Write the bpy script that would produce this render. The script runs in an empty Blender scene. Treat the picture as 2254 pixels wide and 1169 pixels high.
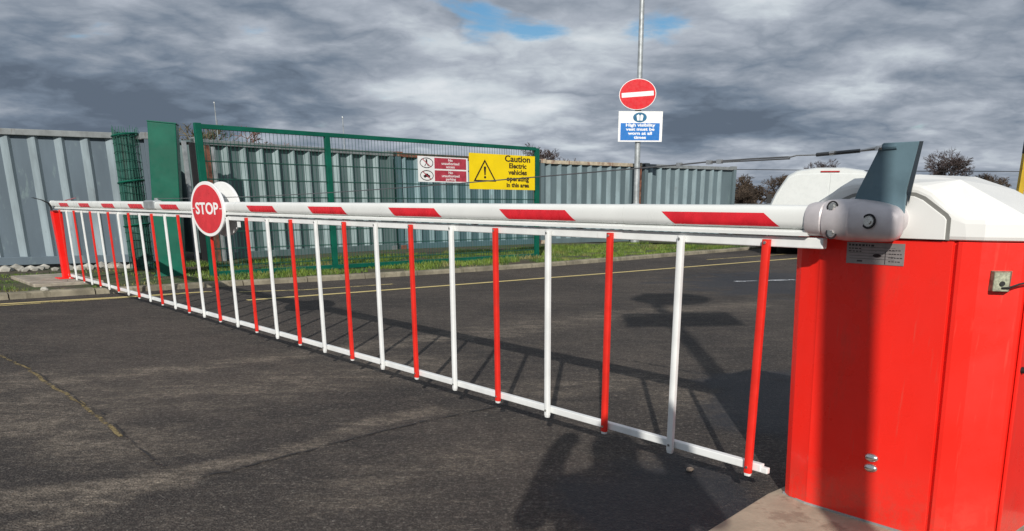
import bpy, bmesh, math, random
import numpy as np
from mathutils import Matrix, Vector, noise
random.seed(7); np.random.seed(7)
S = bpy.context.scene
COL = S.collection
R = math.radians

# ------------------------------------------------------------------ camera
PITCH = math.atan((961 - 446) / 1750.0)
cam = bpy.data.objects.new('camera', bpy.data.cameras.new('camera'))
COL.objects.link(cam); S.camera = cam
cam.data.sensor_width = 36.0
cam.data.lens = 1750.0 / 2254.0 * 36.0
cam.data.shift_y = (961 - 584.5) / 2254.0
cam.data.shift_x = -(1197 - 1127) / 2254.0
cam.data.clip_start = 0.05; cam.data.clip_end = 2000
cam.location = (0, 0, 1.2)
ROLL = 0.0045
fwd = Vector((0, math.cos(PITCH), -math.sin(PITCH))); up0 = Vector((0, math.sin(PITCH), math.cos(PITCH))); rt0 = Vector((1, 0, 0))
rt = rt0 * math.cos(ROLL) + up0 * math.sin(ROLL); up = up0 * math.cos(ROLL) - rt0 * math.sin(ROLL)
cam.rotation_euler = Matrix((rt, up, -fwd)).transposed().to_euler()

# ------------------------------------------------------------------ sky, sun, exposure
SUN_EL = R(27.0)
SDX, SDY = 0.06, 0.998           # shadows run this way over the ground
sun = bpy.data.objects.new('sun', bpy.data.lights.new('sun', 'SUN')); COL.objects.link(sun)
sun.data.energy = 3.4; sun.data.angle = R(0.53); sun.data.color = (1.0, 0.945, 0.87)
sd = Vector((SDX * math.cos(SUN_EL), SDY * math.cos(SUN_EL), -math.sin(SUN_EL)))
sun.rotation_euler = sd.to_track_quat('-Z', 'Y').to_euler()
sun.location = (-2, -20, 30)
S.view_settings.view_transform = 'Standard'; S.view_settings.look = 'None'
S.view_settings.exposure = 0.3; S.view_settings.gamma = 1.0; S.view_settings.use_curve_mapping = False
S.render.engine = 'CYCLES'
S.cycles.max_bounces = 6; S.cycles.use_denoising = True

class NT:
    """tiny node-tree writer"""
    def __init__(s, nt): s.nt = nt; nt.nodes.clear()
    def n(s, t, **k):
        o = s.nt.nodes.new(t)
        for a, v in k.items():
            if a[0] == '_': setattr(o, a[1:], v)
        return o
    def link(s, a, b): s.nt.links.new(a, b)
    def val(s, sock, v):
        if hasattr(v, 'is_output') or isinstance(v, bpy.types.NodeSocket): s.link(v, sock)
        else: sock.default_value = v
    def math(s, op, a, b=0.0, c=None, clamp=False):
        o = s.n('ShaderNodeMath'); o.operation = op; o.use_clamp = clamp
        s.val(o.inputs[0], a); s.val(o.inputs[1], b)
        if c is not None: s.val(o.inputs[2], c)
        return o.outputs[0]
    def mix(s, f, a, b, blend='MIX'):
        o = s.n('ShaderNodeMix'); o.data_type = 'RGBA'; o.blend_type = blend
        s.val(o.inputs[0], f)
        for i, v in ((6, a), (7, b)):
            if isinstance(v, tuple) and len(v) == 3: v = (*v, 1)
            s.val(o.inputs[i], v)
        return o.outputs[2]
    def noise(s, vec, scale, detail=5, rough=0.55, dist=0.0):
        o = s.n('ShaderNodeTexNoise'); o.inputs['Scale'].default_value = scale
        o.inputs['Detail'].default_value = detail; o.inputs['Roughness'].default_value = rough
        o.inputs['Distortion'].default_value = dist
        if vec is not None: s.link(vec, o.inputs['Vector'])
        return o.outputs[0]
    def ramp(s, f, a, b, c=0.0, d=1.0, smooth=True):
        o = s.n('ShaderNodeMapRange'); o.interpolation_type = 'SMOOTHSTEP' if smooth else 'LINEAR'
        s.val(o.inputs[0], f)
        for i, v in enumerate((a, b, c, d)): s.val(o.inputs[i + 1], v)
        return o.outputs[0]
    def mapping(s, vec, scale=(1, 1, 1), rot=(0, 0, 0), loc=(0, 0, 0)):
        o = s.n('ShaderNodeMapping'); s.link(vec, o.inputs[0])
        o.inputs['Location'].default_value = loc; o.inputs['Rotation'].default_value = rot; o.inputs['Scale'].default_value = scale
        return o.outputs[0]

world = bpy.data.worlds.new('World'); S.world = world; world.use_nodes = True
W = NT(world.node_tree)
wout = W.n('ShaderNodeOutputWorld')
tc = W.n('ShaderNodeTexCoord').outputs['Generated']
sky = W.n('ShaderNodeTexSky'); sky.sky_type = 'NISHITA'; sky.sun_disc = False
sky.sun_elevation = SUN_EL; sky.sun_rotation = math.atan2(-SDX, -SDY)
sky.air_density = 1.0; sky.dust_density = 0.6; sky.ozone_density = 1.6
bgs = W.n('ShaderNodeBackground'); W.link(sky.outputs[0], bgs.inputs[0]); bgs.inputs[1].default_value = 0.07
sep = W.n('ShaderNodeSeparateXYZ'); W.link(tc, sep.inputs[0])
den = W.math('ADD', W.math('MAXIMUM', sep.outputs[2], 0.0), 0.22)
cmb = W.n('ShaderNodeCombineXYZ')
W.link(W.math('DIVIDE', sep.outputs[0], den), cmb.inputs[0]); W.link(W.math('DIVIDE', sep.outputs[1], den), cmb.inputs[1])
cp = cmb.outputs[0]
n1 = W.noise(W.mapping(cp, (1.0, 1.0, 1), (0, 0, R(20)), (3.1, 1.7, 0)), 1.9, 9, 0.55, 0.25)
n2 = W.noise(W.mapping(cp, (0.9, 1.25, 1), (0, 0, R(-18)), (8.3, 4.2, 0)), 4.2, 8, 0.58, 0.4)
n3 = W.noise(W.mapping(tc, (3.2, 3.2, 11)), 1.6, 8, 0.6, 0.3)
def pixdir(x, y):
    v = fwd + rt * ((x - 1197) / 1750.0) - up * ((y - 961) / 1750.0); return v.normalized()
bias = None
def blob(x, y, r, amp, asp=1.0):
    """a broad lighter or darker cloud mass in one direction of the sky"""
    v = pixdir(x, y); p = W.n('ShaderNodeVectorMath'); p.operation = 'SUBTRACT'; W.link(tc, p.inputs[0]); p.inputs[1].default_value = v
    q = W.n('ShaderNodeVectorMath'); q.operation = 'MULTIPLY'; W.link(p.outputs[0], q.inputs[0]); q.inputs[1].default_value = (1 / r, 1 / r, asp / r)
    l = W.n('ShaderNodeVectorMath'); l.operation = 'LENGTH'; W.link(q.outputs[0], l.inputs[0])
    warp = W.math('MULTIPLY_ADD', W.math('SUBTRACT', n3, 0.5), 1.1, l.outputs['Value'])
    return W.ramp(warp, 1.0, 0.0, 0.0, amp)
def acc(lst):
    t = None
    for b in lst:
        v = blob(*b); t = v if t is None else W.math('ADD', t, v)
    return t
tone_bias = acc([
    (160, 260, .34, -.24, 2.6), (430, 140, .26, -.10, 2.2), (1800, 285, .42, -.28, 4.5), (1500, 250, .22, -.12, 2.5),
    (1080, 215, .20, .17, 2.0), (1290, 110, .13, .18, 1.6), (900, 330, .22, -.08, 3.0), (2010, 200, .20, .20, 2.6), (1290, 300, .16, .16, 2.6),
    (1770, 350, .24, .30, 8.0), (1660, 322, .10, .22, 7.0), (1000, 250, .16, .12, 2.6), (250, 20, .22, .10, 2.2), (800, 60, .20, -.10, 2.0), (2150, 60, .26, -.12, 2.4), (1650, 60, .18, .06, 2.2), (2160, 345, .14, .2, 6.0)])
gap = acc([(1075, 48, .085, 1.0, 2.2), (1460, 60, .10, 1.0, 3.0), (1195, 70, .06, .6, 2.0)])
tone = W.math('ADD', W.math('ADD', W.math('MULTIPLY', n1, 0.66), W.math('MULTIPLY', n2, 0.34)), W.math('MULTIPLY', n3, 0.40))
wv = W.n('ShaderNodeTexNoise'); wv.inputs['Scale'].default_value = 3.0; wv.inputs['Detail'].default_value = 5; W.link(cp, wv.inputs['Vector'])
wadd = W.n('ShaderNodeVectorMath'); wadd.operation = 'MULTIPLY_ADD'; W.link(wv.outputs[1], wadd.inputs[0]); wadd.inputs[1].default_value = (.32, .32, .32); W.link(cp, wadd.inputs[2])
n4 = W.noise(W.mapping(wadd.outputs[0], (1, 1.15, 1), (0, 0, R(12)), (5.5, 2.5, 0)), 2.6, 6, 0.52)
lump_ = W.math('MULTIPLY', W.math('SUBTRACT', W.math('ABSOLUTE', W.math('SUBTRACT', n4, 0.5)), 0.075), 1.25)
tone = W.math('ADD', W.math('ADD', W.math('SUBTRACT', tone, 0.10), lump_), tone_bias)
cr = W.n('ShaderNodeValToRGB'); W.link(tone, cr.inputs[0])
el = cr.color_ramp.elements
el[0].position = 0.20; el[0].color = (.105, .135, .18, 1); el[1].position = 1.05; el[1].color = (.68, .71, .74, 1)
for p_, c_ in ((.36, (.160, .202, .262)), (.50, (.255, .293, .350)), (.64, (.370, .408, .468)), (.80, (.53, .58, .625))):
    e = el.new(p_); e.color = (*c_, 1)
bgc = W.n('ShaderNodeBackground'); W.link(cr.outputs[0], bgc.inputs[0]); bgc.inputs[1].default_value = 0.90
clear = W.ramp(W.math('ADD', gap, W.math('MULTIPLY', W.math('SUBTRACT', n2, 0.5), 2.4)), 0.34, 0.95)
hue = W.n('ShaderNodeHueSaturation'); hue.inputs['Saturation'].default_value = 1.35; W.link(sky.outputs[0], hue.inputs['Color']); W.link(hue.outputs[0], bgs.inputs[0])
mxs = W.n('ShaderNodeMixShader'); W.link(clear, mxs.inputs[0]); W.link(bgc.outputs[0], mxs.inputs[1]); W.link(bgs.outputs[0], mxs.inputs[2])
W.link(mxs.outputs[0], wout.inputs[0])

# ------------------------------------------------------------------ materials
MATS = {}
def mat(name, color, rough=0.5, metal=0.0, var=0.12, vscale=4.0, bump=0.0, bscale=60.0, spec=0.35, coat=0.0, dirt=None, stretch=(1, 1, 1), grime=0.0):
    if name in MATS: return MATS[name]
    m = bpy.data.materials.new(name); m.use_nodes = True; N = NT(m.node_tree)
    out = N.n('ShaderNodeOutputMaterial'); b = N.n('ShaderNodeBsdfPrincipled'); N.link(b.outputs[0], out.inputs[0])
    geo = N.n('ShaderNodeNewGeometry').outputs['Position']
    v = N.mapping(geo, stretch)
    f = N.noise(v, vscale, 6, 0.6)
    dark = tuple(max(0, c * (1 - var * 1.6)) for c in color); lite = tuple(min(1, c * (1 + var)) for c in color)
    c = N.mix(N.ramp(f, 0.3, 0.7), dark, lite)
    if name == 'cabinet_red':            # road dirt splashed up from the plinth, fine scuffs
        zz = N.n('ShaderNodeSeparateXYZ'); N.link(geo, zz.inputs[0])
        c = N.mix(N.math('MULTIPLY', N.ramp(zz.outputs[2], .30, .0), N.ramp(N.noise(geo, 18, 8, .75), .42, .62, .08, .35)), c, (.30, .10, .07))
        c = N.mix(N.math('MULTIPLY', N.ramp(N.noise(N.mapping(geo, (1, 1, .06)), 60, 4, .7), .60, .70), .30), c, (.62, .10, .07))
    if dirt:
        f2 = N.noise(N.mapping(geo, (1, 1, 0.35)), dirt[2], 8, 0.68, 0.2)
        c = N.mix(N.math('MULTIPLY', N.ramp(f2, dirt[1], dirt[1] + 0.12), dirt[3] if len(dirt) > 3 else 0.8), c, dirt[0])
    N.link(c, b.inputs['Base Color'])
    b.inputs['Metallic'].default_value = metal; b.inputs['Specular IOR Level'].default_value = spec
    N.link(N.ramp(N.noise(v, vscale * 3.1, 4), 0.3, 0.7, max(.02, rough - .08), min(1, rough + .08)), b.inputs['Roughness'])
    if coat: b.inputs['Coat Weight'].default_value = coat; b.inputs['Coat Roughness'].default_value = 0.08
    if bump:
        bp = N.n('ShaderNodeBump'); bp.inputs['Strength'].default_value = min(1, bump); bp.inputs['Distance'].default_value = 0.004
        N.link(N.noise(v, bscale, 5, 0.6), bp.inputs['Height']); N.link(bp.outputs[0], b.inputs['Normal'])
    MATS[name] = m; return m

M_red = mat('cabinet_red', (.88, .026, .016), .30, var=.03, vscale=2, coat=.22, bump=.03, bscale=14, dirt=((.50, .055, .035), .57, 3.2, .40))
M_redp = mat('picket_red', (.72, .028, .018), .38, var=.08, vscale=8, dirt=((.40, .05, .04), .60, 9, .6))
M_redpost = mat('post_red', (.86, .012, .008), .4, var=.06)
M_sticker = mat('reflective_red', (.68, .022, .035), .28, var=.10, vscale=14, bump=.1, bscale=260)
M_white = mat('arm_white', (.74, .76, .74), .32, var=.03, vscale=3, dirt=((.42, .42, .38), .66, 5, .45))
M_whitep = mat('picket_white', (.78, .80, .79), .38, var=.05, vscale=8, dirt=((.45, .45, .42), .62, 10, .5))
M_hood = mat('hood_white', (.74, .745, .72), .42, var=.025, vscale=2.5, bump=.04, bscale=30, dirt=((.50, .48, .42), .66, 4, .4))
M_cast = mat('cast_aluminium', (.60, .565, .575), .46, metal=.35, var=.06, vscale=14, bump=.12, bscale=240)
M_fin = mat('painted_steel_fin', (.115, .185, .220), .5, metal=.0, var=.12, vscale=6, bump=.08, bscale=120, dirt=((.2, .24, .25), .6, 7, .5))
M_bolt = mat('bolt_steel', (.62, .62, .60), .25, metal=.9, var=.1, vscale=40)
M_dark = mat('dark_recess_and_shade', (.02, .02, .022), .7)
M_galv = mat('galvanised_steel', (.42, .45, .46), .45, metal=.45, var=.16, vscale=7, dirt=((.3, .32, .31), .58, 6, .6))
M_black = mat('black_rubber', (.018, .018, .018), .6)
M_plate = mat('rating_plate_grey', (.30, .275, .27), .35, metal=.3, var=.08, vscale=20)
M_platei = mat('plate_print', (.045, .04, .042), .5)
M_platel = mat('plate_line', (.30, .30, .29), .5)
M_green = mat('gate_green', (.001, .098, .062), .42, var=.14, vscale=3, dirt=((.010, .07, .055), .58, 3, .6))
M_greenpost = mat('post_green', (.001, .105, .066), .45, var=.12, vscale=2.2, dirt=((.004, .125, .085), .56, 4, .5))
M_greenwire = mat('wire_green', (.012, .085, .062), .5, var=.1)
M_kerb = mat('kerb_concrete', (.25, .225, .165), .85, var=.25, vscale=3, bump=.6, bscale=50, dirt=((.11, .10, .07), .52, 6, .7))
M_conc = mat('plinth_concrete', (.40, .335, .25), .85, var=.14, vscale=5, bump=.7, bscale=55, dirt=((.23, .17, .125), .52, 5, .75))
M_kerbl = mat('kerb_concrete_pale', (.36, .32, .26), .85, var=.22, vscale=4, bump=.6, bscale=50, dirt=((.20, .17, .13), .54, 6, .7))
M_yel = mat('sign_yellow', (.90, .66, .004), .4, var=.04)
M_blk = mat('sign_black', (.025, .012, .012), .5)
M_sgnw = mat('sign_white', (.80, .81, .80), .4, var=.03)
M_sgnr = mat('sign_red', (.62, .01, .018), .35, var=.06)
M_sgnr2 = mat('sign_faded_red', (.42, .045, .07), .45, var=.15, vscale=10)
M_sgnb = mat('sign_blue', (.012, .16, .50), .35, var=.06)
M_van = mat('van_white', (.62, .65, .64), .3, var=.02, coat=.4)
M_glassred = mat('lamp_red', (.35, .02, .02), .2)
M_rust = mat('rust', (.17, .07, .045), .85, var=.35, vscale=8, dirt=((.34, .27, .2), .55, 9, .6))
M_cont = [mat('container_paint_' + 'abcde'[i], c, .55, metal=.12, var=.10, vscale=1.6, stretch=(1, 1, .25), bump=.05, bscale=20,
              dirt=(dc, th, sc, am)) for i, (c, dc, th, sc, am) in enumerate([
    ((.112, .150, .182), (.20, .27, .27), .58, 7.0, .55), ((.115, .165, .168), (.20, .27, .26), .56, 6.0, .55),
    ((.085, .150, .170), (.11, .15, .15), .58, 5.0, .6), ((.115, .160, .176), (.10, .14, .13), .59, 5.5, .6), ((.130, .178, .196), (.20, .28, .27), .6, 5.0, .5)])]
M_contl = mat('container_rail', (.21, .23, .235), .6, var=.15, vscale=5, dirt=((.12, .10, .085), .56, 8, .6))
M_creamrail = mat('container_cream_rail', (.46, .40, .30), .7, var=.2, vscale=5, dirt=((.2, .10, .07), .5, 6, .8))
M_leaf = mat('pale_stone', (.42, .33, .25), .8, var=.3, vscale=30)
M_rubble = mat('rubble', (.36, .35, .31), .9, var=.45, vscale=2.5, bump=.6)
M_bark = mat('bare_bark', (.070, .052, .050), .9, var=.3)
M_bark2 = mat('twig_brown', (.085, .062, .045), .9, var=.35, vscale=1)
M_post2 = mat('post_yellow', (.52, .34, .02), .5, var=.1, dirt=((.05, .04, .03), .55, 14, .8))

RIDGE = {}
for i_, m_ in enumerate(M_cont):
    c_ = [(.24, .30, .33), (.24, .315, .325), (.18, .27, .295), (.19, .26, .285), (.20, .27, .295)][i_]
    RIDGE[m_.name] = mat('sunlit_ridge_paint_' + 'abcde'[i_], c_, .6, var=.16, vscale=3, stretch=(1, 1, .25), dirt=((.13, .15, .16), .58, 6, .5))  # brighter copy of the side paint: sun on the ribs put into colour
def grass_mat():
    m = bpy.data.materials.new('grass_blades'); m.use_nodes = True; N = NT(m.node_tree)
    out = N.n('ShaderNodeOutputMaterial'); b = N.n('ShaderNodeBsdfPrincipled'); N.link(b.outputs[0], out.inputs[0])
    g = N.n('ShaderNodeNewGeometry').outputs['Position']
    c = N.mix(N.ramp(N.noise(g, 2.2, 6, .65), .38, .62), (.045, .095, .012), (.15, .22, .025))
    c = N.mix(N.ramp(N.noise(g, 0.9, 5, .7), .52, .66), c, (.21, .19, .07))
    N.link(c, b.inputs['Base Color']); b.inputs['Roughness'].default_value = .6
    return m
M_grass = grass_mat()

def soil_mat():
    m = bpy.data.materials.new('soil'); m.use_nodes = True; N = NT(m.node_tree)
    out = N.n('ShaderNodeOutputMaterial'); b = N.n('ShaderNodeBsdfPrincipled'); N.link(b.outputs[0], out.inputs[0])
    g = N.n('ShaderNodeNewGeometry').outputs['Position']
    c = N.mix(N.ramp(N.noise(g, 1.2, 8, .65), .38, .62), (.060, .048, .032), (.055, .080, .022))
    c = N.mix(N.ramp(N.noise(g, 4.0, 6, .7), .55, .7), c, (.16, .12, .08))
    N.link(c, b.inputs['Base Color']); b.inputs['Roughness'].default_value = .95
    bp = N.n('ShaderNodeBump'); bp.inputs['Strength'].default_value = .8; bp.inputs['Distance'].default_value = .03
    N.link(N.noise(g, 9, 8, .7), bp.inputs['Height']); N.link(bp.outputs[0], b.inputs['Normal'])
    return m
M_soil = soil_mat()

def Gp(x, y, z=0.0):
    """point of the ground plane used while laying the road marks out"""
    v = fwd + rt * ((x - 1197) / 1750.0) - up * ((y - 961) / 1750.0); t = (z - 1.2) / v.z; return (v.x * t, v.y * t)

def asphalt_mat():
    m = bpy.data.materials.new('asphalt'); m.use_nodes = True; N = NT(m.node_tree)
    out = N.n('ShaderNodeOutputMaterial'); b = N.n('ShaderNodeBsdfPrincipled'); N.link(b.outputs[0], out.inputs[0])
    g = N.n('ShaderNodeNewGeometry').outputs['Position']
    sp = N.n('ShaderNodeSeparateXYZ'); N.link(g, sp.inputs[0])
    def seg(a, b):
        """distance over the ground from the line a-b"""
        dx, dy = b[0] - a[0], b[1] - a[1]; l2 = dx * dx + dy * dy
        px, py = N.math('SUBTRACT', sp.outputs[0], a[0]), N.math('SUBTRACT', sp.outputs[1], a[1])
        h = N.math('DIVIDE', N.math('ADD', N.math('MULTIPLY', px, dx), N.math('MULTIPLY', py, dy)), l2, clamp=True)
        ex, ey = N.math('SUBTRACT', px, N.math('MULTIPLY', h, dx)), N.math('SUBTRACT', py, N.math('MULTIPLY', h, dy))
        return N.math('SQRT', N.math('ADD', N.math('MULTIPLY', ex, ex), N.math('MULTIPLY', ey, ey)))
    big = N.noise(g, 0.45, 6, .6)
    base = N.mix(N.ramp(big, .36, .64), (.072, .062, .057), (.156, .130, .110))
    gr = N.noise(N.mapping(g, (1.0, 2.4, 1), (0, 0, R(-22))), 2.6, 10, .76, .6)
    fine = N.noise(N.mapping(g, (1, 1.6, 1)), 22, 7, .8)
    def wearband(px, w, amp):
        pts = [Gp(*p) for p in px]; o_ = None
        for a, b in zip(pts, pts[1:]):
            q = seg(a, b); o_ = q if o_ is None else N.math('MINIMUM', o_, q)
        q = N.math('MULTIPLY_ADD', N.math('SUBTRACT', N.noise(g, 2.3, 6, .65), .5), w * 1.7, o_)
        return N.ramp(q, 0.0, w, amp, 0.0)
    bands = [wearband([(40, 850), (380, 815), (700, 775), (950, 745)], .30, .85), wearband([(150, 880), (600, 850), (900, 800)], .75, .55),
             wearband([(420, 1035), (620, 1000), (800, 935), (950, 905)], .14, 1.0), wearband([(0, 1110), (200, 1080), (370, 1050)], .22, .95),
             wearband([(0, 900), (180, 960), (330, 990)], .4, .75), wearband([(30, 1169), (200, 1120), (300, 1060)], .16, .8), wearband([(1, 840), (60, 830)], .4, .6),
             wearband([(1050, 735), (1400, 690), (1650, 670)], .5, .6), wearband([(1150, 860), (1420, 840), (1500, 880)], .5, .45), wearband([(700, 1100), (1000, 1010)], .35, .35)]
    bm_ = bands[0]
    for q in bands[1:]: bm_ = N.math('MAXIMUM', bm_, q)
    amt = N.math('ADD', N.math('MULTIPLY', N.ramp(gr, .48, .66), .30), N.math('MULTIPLY', bm_, N.ramp(gr, .34, .56, .35, 1.0)), clamp=True)
    base = N.mix(N.math('MULTIPLY', amt, .95), base, (.29, .24, .19))
    grit = N.math('MULTIPLY', N.math('MULTIPLY', N.ramp(fine, .44, .56), N.ramp(gr, .44, .58)), N.math('ADD', N.math('MULTIPLY', bm_, .9), .10))
    base = N.mix(N.math('MULTIPLY', grit, 1.0), base, (.55, .46, .36))
    # aggregate: dark binder, pale chips
    vo = N.n('ShaderNodeTexVoronoi'); vo.inputs['Scale'].default_value = 95; N.link(g, vo.inputs['Vector'])
    chip = N.ramp(vo.outputs['Distance'], .30, .62)
    vs = N.n('ShaderNodeSeparateColor'); N.link(vo.outputs['Color'], vs.inputs[0])
    base = N.mix(N.math('MULTIPLY', N.math('SUBTRACT', 1.0, chip), N.ramp(vs.outputs[0], .25, 1.0, .0, .55)), base, (.165, .150, .135))
    base = N.mix(N.math('MULTIPLY', chip, .42), base, (.022, .020, .020))
    base = N.mix(N.math('MULTIPLY', N.ramp(vs.outputs[1], .975, .992), .55), base, (.34, .31, .27))
    base = N.mix(N.math('MULTIPLY', N.ramp(N.noise(g, 7, 5, .7), .35, .65, .35, 0.0), .8), base, (.030, .027, .026))
    grain = N.noise(g, 42, 3, .85); grain2 = N.noise(g, 15, 4, .8)
    base = N.mix(N.ramp(grain,   .40, .60, .42, 0.0), base, (.012, .011, .011))
    base = N.mix(N.ramp(grain, .52, .68, 0.0, .42), base, (.24, .215, .185))
    base = N.mix(N.ramp(grain2, .42, .60, .25, 0.0), base, (.020, .018, .018))
    # wetness far right; near patches also paint in cabinet and person shadow
    def damp_shade(x, y, rx, ry, w=.5):
        a = N.math('DIVIDE', N.math('SUBTRACT', sp.outputs[0], x), rx); c = N.math('DIVIDE', N.math('SUBTRACT', sp.outputs[1], y), ry)
        l = N.math('SQRT', N.math('ADD', N.math('MULTIPLY', a, a), N.math('MULTIPLY', c, c)))
        return N.ramp(N.math('MULTIPLY_ADD', N.math('SUBTRACT', N.noise(g, 1.7, 6, .6), .5), 1.6, l), 1.0, .6)
    dm = N.math('MAXIMUM', damp_shade(4.2, 12.6, 2.6, 2.6), N.math('MAXIMUM', damp_shade(1.55, 4.9, .62, 1.2), damp_shade(.5, 3.1, .5, .7)))
    wet_shade = N.math('MULTIPLY', dm, .95)
    base = N.mix(wet_shade, base, N.mix(.62, base, (.012, .018, .030)))
    N.link(base, b.inputs['Base Color']); b.inputs['Specular IOR Level'].default_value = .22
    N.link(N.math('SUBTRACT', .88, N.math('MULTIPLY', dm, .22)), b.inputs['Roughness'])
    bp = N.n('ShaderNodeBump'); bp.inputs['Strength'].default_value = .9; bp.inputs['Distance'].default_value = .006
    h = N.math('ADD', N.math('MULTIPLY', chip, -.8), N.math('MULTIPLY', N.noise(g, 60, 6, .7), .9))
    N.link(h, bp.inputs['Height']); N.link(bp.outputs[0], b.inputs['Normal'])
    return m
M_asph = asphalt_mat()

def worn_mat(name, color, keep):
    """paint worn away in patches, showing the asphalt through"""
    m = bpy.data.materials.new(name); m.use_nodes = True; N = NT(m.node_tree)
    out = N.n('ShaderNodeOutputMaterial'); b = N.n('ShaderNodeBsdfPrincipled'); t = N.n('ShaderNodeBsdfTransparent'); mx = N.n('ShaderNodeMixShader')
    g = N.n('ShaderNodeNewGeometry').outputs['Position']
    c = N.mix(N.noise(g, 6, 5), tuple(x * .8 for x in color), tuple(min(1, x * 1.15) for x in color)); N.link(c, b.inputs['Base Color']); b.inputs['Roughness'].default_value = .8
    f = N.ramp(N.math('ADD', N.math('MULTIPLY', N.noise(g, 2.5, 8, .75), .6), N.math('MULTIPLY', N.noise(g, 38, 4, .7), .4)), keep, keep + .08)
    N.link(f, mx.inputs[0]); N.link(b.outputs[0], mx.inputs[1]); N.link(t.outputs[0], mx.inputs[2]); N.link(mx.outputs[0], out.inputs[0])
    return m
M_ylw = worn_mat('worn_yellow_paint', (.60, .48, .20), .57)
M_ylw2 = worn_mat('very_worn_yellow_paint', (.52, .42, .18), .50)
M_wht = worn_mat('patchy_white', (.66, .69, .72), .455)
M_crack = worn_mat('crack_dirt', (.024, .021, .020), .47)
M_moss = worn_mat('moss_line', (.24, .18, .075), .48)
M_grit = worn_mat('pale_grit', (.21, .18, .145), .475)

# ------------------------------------------------------------------ mesh helpers
class MB:
    def __init__(s): s.v = []; s.f = []
    def add(s, vs, fs):
        o = len(s.v); s.v += [tuple(v) for v in vs]; s.f += [tuple(i + o for i in f) for f in fs]; return s
    def box(s, lo, hi):
        (a, b, c), (d, e, f) = lo, hi
        return s.add([(a, b, c), (d, b, c), (d, e, c), (a, e, c), (a, b, f), (d, b, f), (d, e, f), (a, e, f)],
                     [(0, 3, 2, 1), (4, 5, 6, 7), (0, 1, 5, 4), (1, 2, 6, 5), (2, 3, 7, 6), (3, 0, 4, 7)])
    def tube(s, pts, r, n=8, cap=True):
        pts = [Vector(p) for p in pts]; rs = r if isinstance(r, (list, tuple)) else [r] * len(pts)
        o = len(s.v); ref = None
        for i, p in enumerate(pts):
            t = (pts[min(i + 1, len(pts) - 1)] - pts[max(i - 1, 0)])
            if t.length < 1e-9: t = Vector((0, 0, 1))
            t.normalize()
            a = Vector((0, 0, 1)) if abs(t.z) < .95 else Vector((1, 0, 0))
            u = t.cross(a).normalized(); w = u.cross(t)
            for k in range(n):
                an = 2 * math.pi * k / n; s.v.append(tuple(p + (u * math.cos(an) + w * math.sin(an)) * rs[i]))
        for i in range(len(pts) - 1):
            for k in range(n):
                a, b = o + i * n + k, o + i * n + (k + 1) % n; s.f.append((a, b, b + n, a + n))
        if cap: s.f.append(tuple(o + k for k in range(n))[::-1]); s.f.append(tuple(o + (len(pts) - 1) * n + k for k in range(n)))
        return s
    def loft(s, rings, cap=True):
        o = len(s.v); n = len(rings[0])
        for r in rings: s.v += [tuple(p) for p in r]
        for i in range(len(rings) - 1):
            for k in range(n):
                a, b = o + i * n + k, o + i * n + (k + 1) % n; s.f.append((a, b, b + n, a + n))
        if cap: s.f.append(tuple(o + k for k in range(n))[::-1]); s.f.append(tuple(o + (len(rings) - 1) * n + k for k in range(n)))
        return s
    def prism(s, poly, z0, z1):      # poly in xy
        return s.loft([[(x, y, z0) for x, y in poly], [(x, y, z1) for x, y in poly]])
    def disc(s, c, rx, ry, z0, z1, n=40):
        return s.prism([(c[0] + rx * math.cos(2 * math.pi * k / n), c[1] + ry * math.sin(2 * math.pi * k / n)) for k in range(n)], z0, z1)
    def ring(s, c, rx, ry, t, z0, z1, n=32):
        for k in range(n):
            a, b = 2 * math.pi * k / n, 2 * math.pi * (k + 1) / n
            q = [(c[0] + x * math.cos(g), c[1] + y * math.sin(g)) for g, x, y in ((a, rx, ry), (b, rx, ry), (b, rx - t, ry - t), (a, rx - t, ry - t))]
            s.prism(q, z0, z1)
        return s
    def mesh(s, name, m, smooth=False):
        me = bpy.data.meshes.new(name); me.from_pydata(s.v, [], s.f); me.materials.append(m)
        bm = bmesh.new(); bm.from_mesh(me); bmesh.ops.recalc_face_normals(bm, faces=bm.faces)
        if smooth:
            for f in bm.faces: f.smooth = True
            for e in bm.edges:
                if len(e.link_faces) == 2 and e.calc_face_angle(0) > R(35): e.smooth = False
        bm.to_mesh(me); bm.free(); return me
    def build(s, name, m, parent=None, smooth=False, bevel=0, **k):
        o = bpy.data.objects.new(name, s.mesh(name, m, smooth)); COL.objects.link(o); o.parent = parent
        if bevel:
            b = o.modifiers.new('bevel', 'BEVEL'); b.width = bevel; b.segments = 2; b.limit_method = 'ANGLE'; b.angle_limit = R(35)
            b.harden_normals = False
        for a, v in k.items(): o[a] = v
        return o
def thing(name, label, cat, mtx=None, group=None):
    o = bpy.data.objects.new(name, None); COL.objects.link(o); o.empty_display_size = .2
    if mtx is not None: o.matrix_world = mtx
    o['label'] = label; o['category'] = cat
    if group: o['group'] = group
    return o
def tag(o, label, cat, group=None):
    o['label'] = label; o['category'] = cat
    if group: o['group'] = group
    return o
def frame(origin, x, z=(0, 0, 1)):
    x = Vector(x).normalized(); z = Vector(z).normalized(); y = z.cross(x).normalized(); x = y.cross(z)
    m = Matrix((x, y, z)).transposed().to_4x4(); m.translation = Vector(origin); return m
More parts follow.
